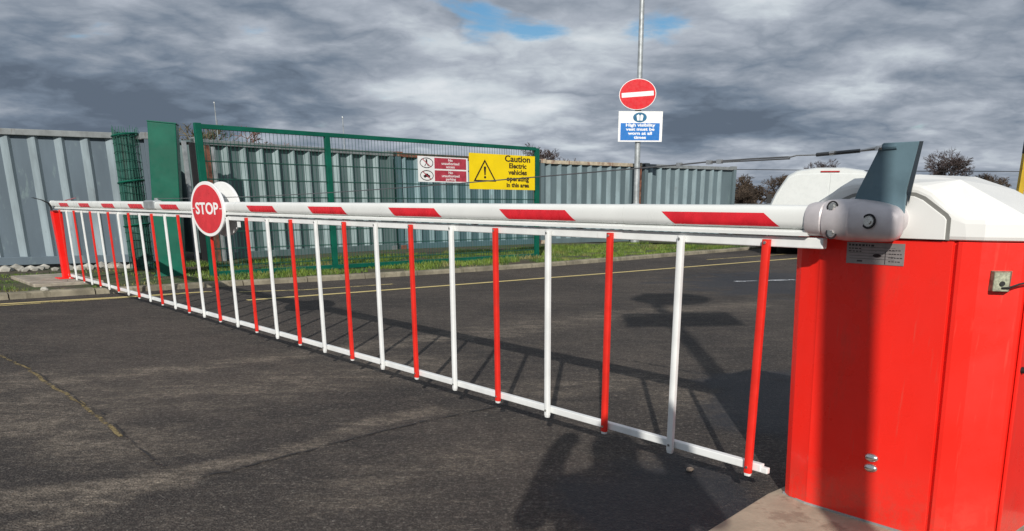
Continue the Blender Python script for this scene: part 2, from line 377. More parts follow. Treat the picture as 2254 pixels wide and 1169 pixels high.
def text(body, parent, m, x, y, z, size, sx=1.0, align='CENTER', bold=0.0, name='lettering', space=1.0):
    c = bpy.data.curves.new(name, 'FONT'); c.body = body; c.size = size; c.align_x = align; c.align_y = 'CENTER'
    c.extrude = .0006; c.offset = bold; c.space_line = space; c.resolution_u = 3
    c.materials.append(m); t_ = bpy.data.objects.new('text_source', c)
    me = bpy.data.meshes.new_from_object(t_); bpy.data.objects.remove(t_); bpy.data.curves.remove(c)
    o = bpy.data.objects.new(name, me); COL.objects.link(o); o.parent = parent
    o.location = (x, y, z); o.scale = (sx, 1, 1); return o

# ------------------------------------------------------------------ ground
g = MB(); g.add([(-400, -200, -.02), (400, -200, -.02), (400, 900, -.02), (-400, 900, -.02)], [(0, 1, 2, 3)])
g.build('ground', M_soil, kind='structure')
KERB = [(-14.5, 2.6), (-11.0, 6.1), (-8.6, 8.35), (-6.83, 9.98), (-5.80, 10.86), (-4.75, 11.72), (-3.54, 12.62), (-2.29, 13.66), (-1.1, 14.72),
        (-.02, 15.74), (1.1, 16.95), (2.25, 18.22), (3.6, 19.75), (4.8, 21.1), (5.7, 22.2), (6.3, 23.4), (6.4, 25.0), (6.0, 27.5), (5.6, 34.0)]
def arclen(P):
    L = [0]
    for a, b in zip(P, P[1:]): L.append(L[-1] + math.dist(a, b))
    return L
KL = arclen(KERB)
def kpt(t, off=0.0):
    t = min(max(t, 0), KL[-1] - 1e-6)
    for i in range(len(KERB) - 1):
        if KL[i + 1] >= t: break
    f = (t - KL[i]) / (KL[i + 1] - KL[i]); a, b = Vector(KERB[i]), Vector(KERB[i + 1])
    p = a.lerp(b, f); d0 = (Vector(KERB[i]) - Vector(KERB[max(i - 1, 0)])) if i else (b - a); d1 = b - a
    d2 = (Vector(KERB[min(i + 2, len(KERB) - 1)]) - b) if i + 2 < len(KERB) else d1
    da = (d0.normalized() + d1.normalized()); db = (d1.normalized() + d2.normalized()); d = da.lerp(db, f).normalized()
    return (p.x - d.y * off, p.y + d.x * off)
# road sheet: everything on the near side of the kerb
road = MB(); rp = [kpt(t, .06) for t in np.linspace(0, KL[-1], 70)]
far = [(60, 60), (90, -40), (-60, -40), (-60, 2.0)]
poly = rp + [(5.6, 60.0)] + far
bm = bmesh.new(); vs = [bm.verts.new((x, y, 0)) for x, y in poly]; bm.faces.new(vs); bmesh.ops.triangulate(bm, faces=bm.faces)
me = bpy.data.meshes.new('road'); bmesh.ops.recalc_face_normals(bm, faces=bm.faces)
for f in bm.faces:
    if f.normal.z < 0: f.normal_flip()
bm.to_mesh(me); bm.free(); me.materials.append(M_asph)
o = bpy.data.objects.new('road', me); COL.objects.link(o); o['kind'] = 'structure'
# verge behind the kerb
verge = MB(); N_ = 80
for i in range(N_):
    a, b = kpt(KL[-1] * i / N_, .13), kpt(KL[-1] * (i + 1) / N_, .13); c, d = kpt(KL[-1] * (i + 1) / N_, 9), kpt(KL[-1] * i / N_, 9)
    verge.add([(*a, .045), (*b, .045), (*c, .045), (*d, .045)], [(0, 1, 2, 3)])
verge.build('verge', M_soil, kind='structure')
KH = .075
kerb = bpy.data.objects.new('kerb', None); COL.objects.link(kerb); kerb['kind'] = 'structure'
t = 0.0; k = 0
while t < KL[-1] - 1.2:
    L = .98; z = KH + random.uniform(-.006, .008); j = random.uniform(-.008, .008)
    rings = []
    for q in (t + .008, t + L / 2, t + L - .008):
        rings.append([(*kpt(q, .0 + j), -.03), (*kpt(q, .012 + j), z - .02), (*kpt(q, .035 + j), z), (*kpt(q, .16 + j), z), (*kpt(q, .16 + j), -.03)])
    MB().loft(rings).build('kerb_stone', M_kerb, kerb)
    t += L; k += 1
# road paint and a pale streak
def strip(pts, w, z, m, name, **kw):
    b = MB(); P = [Vector(p) for p in pts]; ring = []
    for i, p in enumerate(P):
        d = (P[min(i + 1, len(P) - 1)] - P[max(i - 1, 0)]).normalized(); nn = Vector((-d.y, d.x)) * (w / 2 if not isinstance(w, list) else w[i] / 2)
        ring.append(((p.x - nn.x, p.y - nn.y, z), (p.x + nn.x, p.y + nn.y, z)))
    for a, c in zip(ring, ring[1:]): b.add([a[0], a[1], c[1], c[0]], [(0, 3, 2, 1)])
    return b.build(name, m, kind='structure', **kw)
strip([(-9.5, 7.0), (-6.5, 9.62), (-5.3, 10.5), (-4.6, 11.1)], .11, .004, M_ylw, 'yellow_line')
strip([(-6.9, 9.05), (-5.6, 10.15), (-4.9, 10.75)], .07, .004, M_ylw2, 'yellow_line')
strip([(-3.75, 10.1), (-1.96, 11.62), (.8, 14.05), (3.2, 16.25), (5.62, 18.45), (8, 20.6)], .11, .004, M_ylw, 'yellow_line')
strip([(-4.2, 11.05), (-3.4, 11.35), (-2.72, 11.9), (-2.3, 12.25)], .075, .004, M_ylw2, 'yellow_line')
strip([(3.6, 18.0), (4.6, 18.9), (6.0, 20.2)], .08, .004, M_ylw2, 'yellow_line')
strip([(3.05, 12.9), (4.2, 13.3), (4.8, 13.45)], .12, .004, M_wht, 'white_streak')  # broken bluish white streak laid on the asphalt
def wig(px, n=6, a=.012):
    P = [Vector(Gp(*p)) for p in px]; out = []
    for p, q in zip(P, P[1:]):
        for i in range(n):
            out.append(tuple(p.lerp(q, i / n) + Vector((random.uniform(-a, a), random.uniform(-a, a)))))
    return out + [tuple(P[-1])]
strip(wig([(0, 782), (60, 812), (115, 850), (170, 885), (225, 920), (268, 962)]), .024, .004, M_moss, 'moss_seam')
strip(wig([(0, 778), (60, 808), (115, 846), (170, 880), (225, 914), (275, 962), (330, 1010), (400, 1052)]), .012, .008, M_crack, 'road_seam')
strip(wig([(395, 1062), (520, 1036), (640, 1004), (760, 972), (930, 930), (1120, 892)]), .014, .008, M_crack, 'road_seam')

# grass on the verge
gv, gf = [], []
def blades(n, t0, t1, o0, o1, hmin, hmax, dens=0.0):
    c = 0
    while c < n:
        t = random.uniform(t0, t1); of = o0 + (o1 - o0) * random.random(); x, y = kpt(t, of)
        if noise.noise(Vector((x * 1.3, y * 1.3, 0))) < dens: c += .35; continue
        h = random.uniform(hmin, hmax) * (1 + .8 * noise.noise(Vector((x * .8, y * .8, 5)))); a = random.uniform(0, 6.28); w = random.uniform(.004, .010)
        lx, ly = random.gauss(0, .35) * h, random.gauss(0, .35) * h; i = len(gv); dx, dy = math.cos(a) * w, math.sin(a) * w
        gv.extend([(x - dx, y - dy, .04), (x + dx, y + dy, .04), (x + dx * .6 + lx * .4, y + dy * .6 + ly * .4, .04 + h * .6), (x - dx * .6 + lx * .4, y - dy * .6 + ly * .4, .04 + h * .6), (x + lx, y + ly, .04 + h)])
        gf.extend([(i, i + 1, i + 2, i + 3), (i + 3, i + 2, i + 4)]); c += 1
blades(40000, KL[5], KL[14], .17, 4.2, .03, .09, -.12)
blades(5200, KL[1], KL[5], .25, 3.4, .02, .055, .02)
b = MB(); b.v = gv; b.f = gf; me = bpy.data.meshes.new('grass'); me.from_pydata(gv, [], gf); me.materials.append(M_grass)
o = bpy.data.objects.new('grass', me); COL.objects.link(o); o['kind'] = 'stuff'; o['label'] = 'green and yellowed grass between the kerb and the containers'; o['category'] = 'grass'

def lump(r, seed, sq=.6, sub=2):
    bm = bmesh.new(); bmesh.ops.create_icosphere(bm, subdivisions=sub, radius=1)
    for v in bm.verts:
        n = noise.noise(v.co * 1.3 + Vector((seed, seed * 2, 0))); v.co *= r * (1 + .45 * n); v.co.z *= sq
    m = MB(); m.v = [tuple(v.co) for v in bm.verts]; m.f = [tuple(v.index for v in f.verts) for f in bm.faces]; bm.free(); return m
# rubble under the left container
rub = MB()
for i in range(90):
    x0 = random.uniform(-12.0, -7.2); y0 = 13.95 + (x0 + 9.3) * .52 + random.uniform(-.55, .05)
    r = random.uniform(.04, .13); l = lump(r, i * 3.1, .65, 1); rub.add([(x + x0, y + y0, z + .06) for x, y, z in l.v], l.f)
rub.build('rubble', M_rubble, kind='stuff', label='pale broken stones lying under the left container', category='rubble')
x, y = Gp(1518, 1037); s_ = lump(.018, 4.4, .5).build('pebble', M_leaf); s_.location = (x, y, .008)
tag(s_, 'small pale orange pebble on the asphalt before the bottom rail', 'pebble')
x, y = Gp(98, 640, .08); s_ = lump(.04, 9.4, .7).build('litter', M_rubble); s_.location = (x, y, .10); s_.scale = (1.3, .5, 1)
tag(s_, 'crumpled white litter lying on the kerb left of the red post', 'litter')

# ------------------------------------------------------------------ containers
def container(P0, P1, zb, zt, m, label, toprail, phase=0.0, pitch=.40, doors=False, depth=3.0, fl=.085, dp_=.08):
    P0, P1 = Vector((*P0, 0)), Vector((*P1, 0)); L = (P1 - P0).length
    T = thing('shipping_container', label, 'container', frame(P0, P1 - P0), 'grey steel containers lined up behind the kerb')
    # local: x along the face, -y toward the road, z up
    zl, zh = zb + .14, zt - .10
    prof = []; x = .12; f = phase
    prof.append((.10, .05))
    x = .10 + f
    while x + pitch < L - .10:
        prof += [(x, .05), (x + fl, .05 - dp_), (x + fl + .03, .05 - dp_), (x + fl + .075, .05)]
        x += pitch
    prof.append((L - .10, .05))
    w = MB(); n = len(prof)
    w.v = [(a, b_, zl) for a, b_ in prof] + [(a, b_, zh) for a, b_ in prof]; w.f = [(i, i + 1, i + 1 + n, i + n) for i in range(n - 1)]
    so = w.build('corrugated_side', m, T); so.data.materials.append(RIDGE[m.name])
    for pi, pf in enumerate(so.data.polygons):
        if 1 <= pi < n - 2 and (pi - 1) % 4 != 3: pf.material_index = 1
    MB().box((0, -.045, zh), (L, .08, zt)).build('top_rail', toprail, T, bevel=.008)
    MB().box((0, -.045, zb), (L, .08, zl)).build('bottom_rail', m, T, bevel=.008)
    for a in (0, L - .12):
        MB().box((a, -.06, zb), (a + .12, .10, zt + .012)).build('corner_post', m if toprail is M_contl else M_rust if a else m, T, bevel=.006)
    for a in (0, L - .17):
        for z in (zb - .012, zt - .09):
            MB().box((a, -.07, z), (a + .17, .11, z + .115)).build('corner_casting', toprail, T, bevel=.008)
    for xx in (.04, L - .04):
        e = MB(); k_ = 0; yy = .1; pr = []
        while yy < depth: pr += [(yy, 0), (yy + .06, .035), (yy + .11, .035), (yy + .17, 0)]; yy += .3
        n = len(pr); sg = 1 if xx < 1 else -1
        e.add([(xx + sg * b_, a, zl) for a, b_ in pr] + [(xx + sg * b_, a, zh) for a, b_ in pr], [(i, i + 1, i + 1 + n, i + n) for i in range(n - 1)])
        e.build('end_wall', m, T)
    MB().box((.03, .06, zt - .05), (L - .03, depth, zt - .012)).build('roof', m, T)
    return T
c1 = container((-14.0, 11.75), (-7.22, 15.50), .10, 2.37, M_cont[0], 'grey corrugated container nearest, filling the left edge behind the red post', M_contl, .10, fl=.09, dp_=.055)
c2 = container((-6.90, 16.55), (-3.78, 20.70), .04, 2.37, M_cont[1], 'grey green container behind the left half of the mesh gate', M_contl, .12)
c3 = container((-3.70, 20.82), (-.20, 23.92), .04, 2.37, M_cont[2], 'bluish container with a rusty top rail behind the gate signs', M_rust, .05)
c4 = container((-.14, 24.0), (2.98, 26.1), .04, 2.37, M_cont[3], 'container with cream and rust top rail between gate and lamp column', M_creamrail, .14, .37)
c5 = container((3.10, 26.2), (6.42, 28.25), .04, 2.37, M_cont[4], 'pale grey container at the right end of the row, right of the column', M_contl, .10, .37)

# steel trims standing in the gap right of the big green post
gp_ = thing('scrap_panels', 'rusty dark sheet panels leaning upright in the gap right of the square green post', 'panels', frame((-6.95, 16.0, 0), (.6, .8, 0)))
for i, (a, w_, m_) in enumerate([(0, .07, M_galv), (.13, .10, M_dark), (.27, .06, M_contl), (.38, .12, M_rust), (.54, .06, M_galv)]):
    MB().box((a - .05, -.25 - .02 * i, .05), (a - .05 + w_, -.20 - .02 * i, 2.28 - .02 * i)).build('sheet_panel', m_, gp_)

# ------------------------------------------------------------------ green gate
def gate():
    A, B_ = Vector((-5.25, 12.80, 0)), Vector((-.17, 17.86, 0)); L = (B_ - A).length
    T = thing('mesh_gate', 'long green framed mesh gate swung open in front of the containers', 'gate', frame(A, B_ - A))
    z0, z1 = .06, 2.30
    MB().box((-.04, -.035, z0), (.06, .035, z1 + .03)).build('gate_stile', M_green, T, bevel=.004)
    MB().box((L * .305 - .045, -.034, z0 + .07), (L * .305 + .045, .034, z1 - .05)).build('gate_stile', M_green, T, bevel=.004)
    MB().box((L - .06, -.035, z0), (L + .04, .035, z1 + .0)).build('gate_stile', M_green, T, bevel=.004)
    MB().box((.06, -.033, z1 - .05), (L - .06, .033, z1 + .015)).build('top_rail', M_green, T, bevel=.004)
    MB().box((.06, -.033, z0), (L - .06, .033, z0 + .07)).build('bottom_rail', M_green, T, bevel=.004)
    MB().tube([(L + .04, -.04, 1.0), (L + .10, -.05, 1.0)], .03, 8).build('lock_box', M_green, T)
    w = MB(); x = .10
    while x < L - .06:
        w.tube([(x, .0, z0 + .05), (x, .0, z1 - .03)], .0042, 3, False); x += .066
    for i in range(9):
        z = z0 + .16 + i * .262
        w.tube([(.03, .010, z), (L - .03, .010, z)], .0055, 3, False); w.tube([(.03, -.012, z - .012), (L - .03, -.012, z - .012)], .0055, 3, False)
    w.build('wire_mesh', M_greenwire, T, kind='stuff')
    return T, A, B_, L
GT, GA, GB, GL = gate()
gdir = (GB - GA).normalized(); gnrm = Vector((gdir.y, -gdir.x, 0))       # toward the road
def on_gate(s, z, off=.03): p = GA + gdir * s + gnrm * off; return (p.x, p.y, z)
def at_gate_x(px, y, off=.03):
    v = fwd + rt * ((px - 1197) / 1750.0) - up * ((y - 961) / 1750.0); o_ = Vector((0, 0, 1.2)); p0 = GA + gnrm * off
    t = (p0 - o_).dot(gnrm) / v.dot(gnrm); p = o_ + v * t; return (p - p0).dot(gdir), p.z
def sign_frame(p, xdir, nrm):
    x = Vector(xdir).normalized(); z = Vector(nrm).normalized(); y = z.cross(x); m = Matrix((x, y, z)).transposed().to_4x4(); m.translation = Vector(p); return m
# yellow caution sign
sa, za = at_gate_x(1031, 336); sb, zb_ = at_gate_x(1176, 419); w_, h_ = sb - sa, za - at_gate_x(1031, 416)[1]
zc = za - h_ / 2
Y = thing('caution_sign', 'yellow caution sign with black warning triangle on the gate', 'sign', sign_frame(on_gate((sa + sb) / 2, zc, .045), gdir, gnrm))
MB().box((-w_ / 2, -h_ / 2, -.004), (w_ / 2, h_ / 2, .002)).build('board', M_yel, Y)
tri = MB(); cx_, cy_, r_ = -w_ * .275, -.02, h_ * .40
P_ = [(cx_, cy_ + r_ * .92), (cx_ - r_ * 1.10, cy_ - r_ * .62), (cx_ + r_ * 1.10, cy_ - r_ * .62)]; c_ = (cx_, cy_ - r_ * .12); Q_ = [(c_[0] + (a - c_[0]) * .82, c_[1] + (b_ - c_[1]) * .82) for a, b_ in P_]
for i in range(3):
    j = (i + 1) % 3; tri.prism([P_[i], P_[j], Q_[j], Q_[i]], .002, .0045)
tri.prism([(cx_ - .03, cy_ + r_ * .42), (cx_ + .03, cy_ + r_ * .42), (cx_ + .015, cy_ - r_ * .18), (cx_ - .015, cy_ - r_ * .18)], .002, .0045)
tri.disc((cx_, cy_ - r_ * .33), .028, .024, .002, .0045, 12)
tri.build('warning_triangle', M_blk, Y)
for i, (tx, sz) in enumerate([('Caution', .170), ('Electric', .135), ('vehicles', .135), ('operating', .135), ('in this area', .118)]):
    text(tx, Y, M_blk, w_ * .225, h_ * (.37 - .185 * i) + (.0 if i else .01), .003, sz, 1.22 if i else 1.32, bold=.0045)
# red and white prohibition sign
sa, za = at_gate_x(918, 343); sb, _ = at_gate_x(1028, 347); w_, h_ = sb - sa, za - at_gate_x(918, 400)[1]
Y2 = thing('prohibition_sign', 'red and white no unauthorised access sign with two round pictograms on the gate', 'sign', sign_frame(on_gate((sa + sb) / 2, za - h_ / 2, .045), gdir, gnrm))
MB().box((-w_ / 2, -h_ / 2, -.004), (w_ / 2, h_ / 2, .002)).build('board', M_sgnw, Y2)
for sg in (1, -1):
    yc_ = sg * h_ * .245
    MB().box((-w_ * .18, yc_ - h_ * .215, .002), (w_ * .465, yc_ + h_ * .215, .0035)).build('red_panel', M_sgnr2, Y2)
    MB().ring((-w_ * .335, yc_), w_ * .13, h_ * .205, .014, .002, .004, 24).build('pictogram_ring', M_blk, Y2)
    pic = MB(); cx_ = -w_ * .335
    if sg > 0:
        pic.disc((cx_, yc_ + h_ * .11), .02, .018, .002, .004, 10); pic.prism([(cx_ - .018, yc_ + h_ * .07), (cx_ + .022, yc_ + h_ * .07), (cx_ + .015, yc_ - h_ * .02), (cx_ - .015, yc_ - h_ * .02)], .002, .004)
        pic.prism([(cx_ - .015, yc_ - h_ * .02), (cx_ + .0, yc_ - h_ * .02), (cx_ - .035, yc_ - h_ * .13), (cx_ - .052, yc_ - h_ * .13)], .002, .004)
        pic.prism([(cx_, yc_ - h_ * .02), (cx_ + .015, yc_ - h_ * .02), (cx_ + .05, yc_ - h_ * .12), (cx_ + .032, yc_ - h_ * .13)], .002, .004)
    else:
        pic.box((cx_ - .075, yc_ - .028, .002), (cx_ + .075, yc_ + .006, .004)); pic.prism([(cx_ - .045, yc_ + .006), (cx_ + .045, yc_ + .006), (cx_ + .02, yc_ + .034), (cx_ - .035, yc_ + .034)], .002, .004)
        for q in (-.045, .045): pic.disc((cx_ + q, yc_ - .03), .017, .015, .002, .004, 10)
    pic.build('pictogram', M_blk, Y2)
    a_, b_ = w_ * .09, h_ * .15
    MB().prism([(cx_ - a_, yc_ + b_), (cx_ - a_ + .018, yc_ + b_ + .006), (cx_ + a_, yc_ - b_), (cx_ + a_ - .018, yc_ - b_ - .006)], .0042, .005).build('pictogram_bar', M_sgnr2, Y2)
    for i, tx in enumerate(('No', 'unauthorised', 'access' if sg > 0 else 'parking')):
        text(tx, Y2, M_sgnw, w_ * .14, yc_ + h_ * (.13 - .13 * i), .004, .066, 1.25, bold=.001)

# square green post, rolled mesh
def box_post(c, ax, wx, wy, z1, name, label, m):
    T = thing(name, label, 'post', frame((*c, 0), (*ax, 0)))
    b = MB().box((-wx / 2, -wy / 2, 0), (wx / 2, wy / 2, z1 - .02)).build('post_shaft', m, T, bevel=.012)
    MB().box((-wx / 2 - .006, -wy / 2 - .006, z1 - .02), (wx / 2 + .006, wy / 2 + .006, z1)).build('post_cap', m, T, bevel=.006)
    MB().box((-wx / 2 - .03, -wy / 2 - .03, .03), (wx / 2 + .03, wy / 2 + .03, .055)).build('base_plate', m, T, bevel=.004)
    return T
gp0 = box_post((-6.07, 13.15), (.95, .31), .40, .42, 2.37, 'gate_post', 'thick square green steel gate post', M_greenpost)
gp0.matrix_world = Matrix.Translation((-6.07, 13.15, 0)) @ Matrix.Rotation(R(4.0), 4, 'Y') @ Matrix.Rotation(math.atan2(.31, .95), 4, 'Z')
rm = thing('mesh_roll', 'rolled green wire mesh tied upright against the left container', 'mesh roll', frame((-7.0, 14.15, .05), (1, 0, 0)))
core = MB(); core.tube([(0, 0, 0), (-.02, 0, .9), (-.03, 0, 1.9), (-.02, 0, 2.24)], [.17, .175, .15, .155], 14); core.build('rolled_sheet', mat('rolled_dark_green', (.02, .085, .07), .6, var=.5, vscale=9, stretch=(1, 1, .15), dirt=((.09, .16, .14), .55, 10, .7)), rm, smooth=True)
wr = MB()
for k in range(26):
    a = 2 * math.pi * k / 26; r_ = .19 + random.uniform(-.015, .02)
    wr.tube([(r_ * math.cos(a + .03 * i) - .02, r_ * math.sin(a + .03 * i), z + random.uniform(-.01, .01)) for i, z in enumerate((0, .6, 1.2, 1.8, 2.27 + random.uniform(0, .07)))], .005, 3, False)
for z in np.arange(.1, 2.3, .13):
    wr.tube([(.197 * math.cos(a) - .02, .197 * math.sin(a), z + .02 * math.sin(a * 2 + z * 9)) for a in np.linspace(0, 6.283, 17)], .005, 3, False)
wr.build('wire_mesh', M_greenwire, rm, kind='stuff')
for z, q in ((1.46, .0), (2.2, 0), (.75, 0)):
    MB().tube([(.205 * math.cos(a) - .02, .205 * math.sin(a), z + .03 * math.cos(a)) for a in np.linspace(0, 6.283, 19)], .014, 5, False).build('tie_strap', M_green, rm)

# ------------------------------------------------------------------ lamp column with signs
lc = thing('sign_column', 'tall grey lamp column carrying the round no entry sign', 'lamp post', frame((2.74, 24.9, 0), (1, 0, 0)))
MB().tube([(0, 0, .04), (0, 0, 1.15), (0, 0, 1.2)], [.135, .13, .09], 20).build('base_sleeve', M_galv, lc, smooth=True)
MB().tube([(0, 0, 1.2), (-.02, 0, 4), (-.04, 0, 8.6)], [.088, .078, .062], 18).build('column_shaft', M_galv, lc, smooth=True)
MB().tube([(-.04, 0, 8.55), (-.04, -.3, 8.75), (-.04, -1.0, 8.8)], [.03, .03, .03], 10).build('lamp_arm', M_galv, lc, smooth=True)
MB().loft([[(x * .5 - .04, -1.0 - .0, 8.80 + z) for x, z in ((-.2, 0), (.2, 0), (.16, .09), (-.16, .09))], [(x - .04, -1.3, 8.78 + z) for x, z in ((-.2, 0), (.2, 0), (.14, .12), (-.14, .12))], [(x * .7 - .04, -1.7, 8.8 + z) for x, z in ((-.2, 0), (.2, 0), (.14, .06), (-.14, .06))]]).build('lamp_head', M_galv, lc)
for z in (4.0, 4.4, 3.15, 3.6):
    MB().tube([(.1 * math.cos(a) - .01, .1 * math.sin(a), z) for a in np.linspace(0, 6.283, 15)], .012, 5, False).build('sign_clip', M_dark, lc)
ne = thing('no_entry_sign', 'round red no entry sign with white bar on the column', 'sign', sign_frame((2.66, 24.76, 4.205), (1, 0, .075), (0, -1, 0)))
MB().disc((0, 0), .535, .418, -.008, 0, 48).build('rim', M_sgnw, ne)
MB().disc((0, 0), .517, .403, 0, .004, 48).build('red_face', M_sgnr, ne)
MB().box((-.46, -.062, .004), (.46, .062, .007)).build('white_bar', M_sgnw, ne)
MB().box((-.09, -.48, -.03), (.09, -.39, -.01)).build('back_bracket', M_dark, ne)
hv = thing('vest_sign', 'blue and white high visibility vest notice under the no entry sign', 'sign', sign_frame((2.77, 24.76, 3.335), (1, 0, .0), (0, -1, 0)))
w_, h_ = 1.28, .83
MB().box((-w_ / 2, -h_ / 2, -.008), (w_ / 2, h_ / 2, 0)).build('board', M_sgnw, hv)
MB().box((-w_ * .45, -h_ * .455, 0), (w_ * .44, h_ * .115, .003)).build('blue_panel', M_sgnb, hv)
MB().disc((-.02, h_ * .30), .20, .135, 0, .003, 32).build('pictogram_disc', mat('sign_teal', (.01, .12, .24), .4), hv)
pv = MB()
for sg in (-1, 1):
    pv.prism([(-.02 + sg * .01, h_ * .30 + .05), (-.02 + sg * .045, h_ * .30 + .085), (-.02 + sg * .10, h_ * .30 + .045), (-.02 + sg * .075, h_ * .30 - .085), (-.02 + sg * .01, h_ * .30 - .085)], .003, .006)
pv.build('vest_pictogram', M_sgnw, hv)
for i, tx in enumerate(('High visibility', 'vest must be', 'worn at all', 'times')):
    text(tx, hv, M_sgnw, 0, h_ * (.045 - .135 * i), .004, .113, 1.42, bold=.004)

# ------------------------------------------------------------------ van
van = thing('panel_van', 'white panel van seen from behind, parked beyond the yellow line', 'van', frame((6.62, 19.45, 0), (.962, -.272, 0)))
def vsec(y, hw, zt, inset=.0):
    pts = [(-hw, .32), (-hw - .01, .95), (-hw + .01, 1.16), (-hw + .12, 1.42), (-hw + .24, 1.62), (-hw + .38, zt - .17), (-hw + .58, zt - .06), (-hw + 1.0, zt)]
    full = pts + [(-x, z) for x, z in pts[::-1]]
    return [(x * (1 - inset), y, z if z < 1 else z - inset * .6) for x, z in full]
MB().loft([vsec(.0, 1.30, 1.99, .02), vsec(.07, 1.31, 2.01), vsec(2.8, 1.31, 2.03), vsec(4.4, 1.31, 2.0, .01), vsec(5.2, 1.3, 1.9, .05)]).build('body', M_van, van, smooth=True)
MB().loft([[(x, 5.15, z) for x, z in ((-1.2, .35), (1.2, .35), (1.2, 1.15), (-1.2, 1.15))], [(x, 6.3, z) for x, z in ((-1.05, .35), (1.05, .35), (1.05, .85), (-1.05, .85))]]).build('bonnet', M_van, van, bevel=.05)
for sg in (-1, 1):
    b_ = MB(); b_.loft([[(sg * x, -.012, z) for x, z in ((.02, .55), (1.16, .55), (1.18, 1.15), (.95, 1.75), (.72, 1.86), (.02, 1.88))], [(sg * x, .03, z) for x, z in ((.02, .55), (1.16, .55), (1.18, 1.15), (.95, 1.75), (.72, 1.86), (.02, 1.88))]])
    d_ = b_.build('rear_door', M_van, van, bevel=.008)
    MB().box((sg * 1.26 - .06, -.02, .75), (sg * 1.26 + .06, .04, 1.12)).build('rear_light', M_glassred, van, bevel=.01)
    for y in (1.2, 4.9):
        MB().tube([(sg * 1.05, y, .36), (sg * 1.30, y, .36)], .36, 24).build('wheel', M_black, van, smooth=True)
MB().box((-1.28, -.10, .34), (1.28, .10, .52)).build('bumper', M_black, van, bevel=.02)
MB().box((-.21, -.02, 1.905), (.21, .02, 1.935)).build('high_brake_light', M_glassred, van)
MB().box((.03, -.03, 1.0), (.09, -.012, 1.2)).build('door_handle', M_black, van)
MB().box((-1.45, 5.0, 1.2), (-1.3, 5.1, 1.45)).build('wing_mirror', M_black, van)
MB().box((-1.25, .1, .2), (1.25, 5.9, .36)).build('underbody', M_black, van)

# ------------------------------------------------------------------ bare trees, far things
def bare_tree(name, x, y, h, spread, seed, m, label, group=None, trunk=.12, depth=6, z0=0., l0=.27, nb=4, rmin=.011):
    rnd = random.Random(seed); T = thing(name, label, 'tree', frame((x, y, z0), (1, 0, 0)), group)
    tr, tw = MB(), MB()
    def rec(p, d, l, r, lv):
        q = p + d * l; mid = p + d * l * .5 + Vector((rnd.gauss(0, .05), rnd.gauss(0, .05), rnd.gauss(0, .03))) * l
        r = max(r, rmin); (tr if lv < 2 else tw).tube([p, mid, q], [r, r * .85, r * .7], 6 if lv < 2 else 3, False)
        if lv >= depth: return
        for _ in range(nb):
            a = Vector((rnd.gauss(0, 1), rnd.gauss(0, 1), rnd.gauss(.15, .55))); nd = (d * (1.0 if lv else .8) + a * spread).normalized()
            rec(q if rnd.random() < .6 else mid.lerp(q, rnd.random()), nd, l * rnd.uniform(.56, .80), r * .62, lv + 1)
    rec(Vector((0, 0, 0)), Vector((rnd.gauss(0, .05), rnd.gauss(0, .05), 1)).normalized(), h * l0, trunk, 0)
    tr.build('trunk', m, T); tw.build('crown', m, T)
    return T
bare_tree('bare_tree', 01.1, 44.0, 4.9, .6, 3, M_bark, 'small bare tree showing above the containers right of the gate', trunk=.09, depth=6)
bare_tree('bare_tree', -.1, 43.0, 5.4, .65, 13, M_bark, 'low twiggy tree hard behind the right end of the gate', trunk=.08, depth=6)
bare_tree('bare_bush', 14.0, 54.0, 4.9, .85, 5, M_bark2, 'dense dark leafless bush between the last container and the van', trunk=.13, depth=6, l0=.22)
bare_tree('bare_bush', 12.2, 50.0, 4.3, .8, 25, M_bark2, 'low brown bush close against the last container', trunk=.10, depth=6)
bare_tree('bare_bush', 15.6, 56.0, 4.2, .8, 35, M_bark2, 'low brown bush just left of the van roof', trunk=.10, depth=6)
bare_tree('bare_tree', 21.6, 66.0, 6.0, .6, 8, M_bark, 'bare tree crown rising above the van roof', trunk=.12, depth=6)
bare_tree('bare_tree', 34.9, 72.0, 7.2, .7, 11, M_bark, 'largest bare tree above the white hood', trunk=.14, depth=6)
bare_tree('bare_tree', 39.3, 74.0, 5.6, .65, 12, M_bark2, 'smaller pale bare tree right of the largest one above the hood', trunk=.10, depth=6)
bare_tree('bare_bush', -10.3, 27.0, 5.2, .9, 41, mat('twig_olive', (.14, .12, .07), .9, var=.3), 'olive brown bush poking over the containers behind the gate top left', trunk=.12, depth=6, l0=.24)
bare_tree('bare_bush', -9.1, 27.3, 5.2, .9, 42, mat('twig_red', (.17, .085, .06), .9, var=.3), 'reddish brown bush poking over the containers behind the gate top', trunk=.12, depth=6, l0=.24)
bare_tree('bare_bush', -6.2, 26.6, 4.0, .9, 43, mat('twig_olive', (.14, .12, .07), .9), 'low bush over the containers right of the middle gate stile', trunk=.05, depth=6)
for x, y, z, lab in ((-10.05, 26.0, 4.05, 'thin mast above the containers near the left end of the gate'), (-6.3, 26.5, 3.7, 'thin mast above the containers right of the middle gate stile')):
    T = thing('mast', lab, 'mast', frame((x, y, 0), (1, 0, 0))); MB().tube([(0, 0, 0), (0, 0, z)], .014, 6).build('mast_pole', M_galv, T); MB().box((-.018, -.018, z), (.018, .018, z + .04)).build('mast_cap', M_galv, T)
wh = thing('warehouse', 'distant low dark roofed building behind the right side of the hood', 'building', frame((44, 68.0, 0), (1, 0, 0)))
MB().box((0, 0, 0), (14, 8, 2.4)).build('wall', mat('dark_cladding', (.05, .055, .06), .7), wh)
MB().loft([[(-.3, -.3, 2.4), (-.3, 8.3, 2.4), (-.3, 4, 3.35)], [(14.3, -.3, 2.4), (14.3, 8.3, 2.4), (14.3, 4, 3.35)]]).build('roof', mat('dark_roof', (.025, .03, .035), .6), wh)
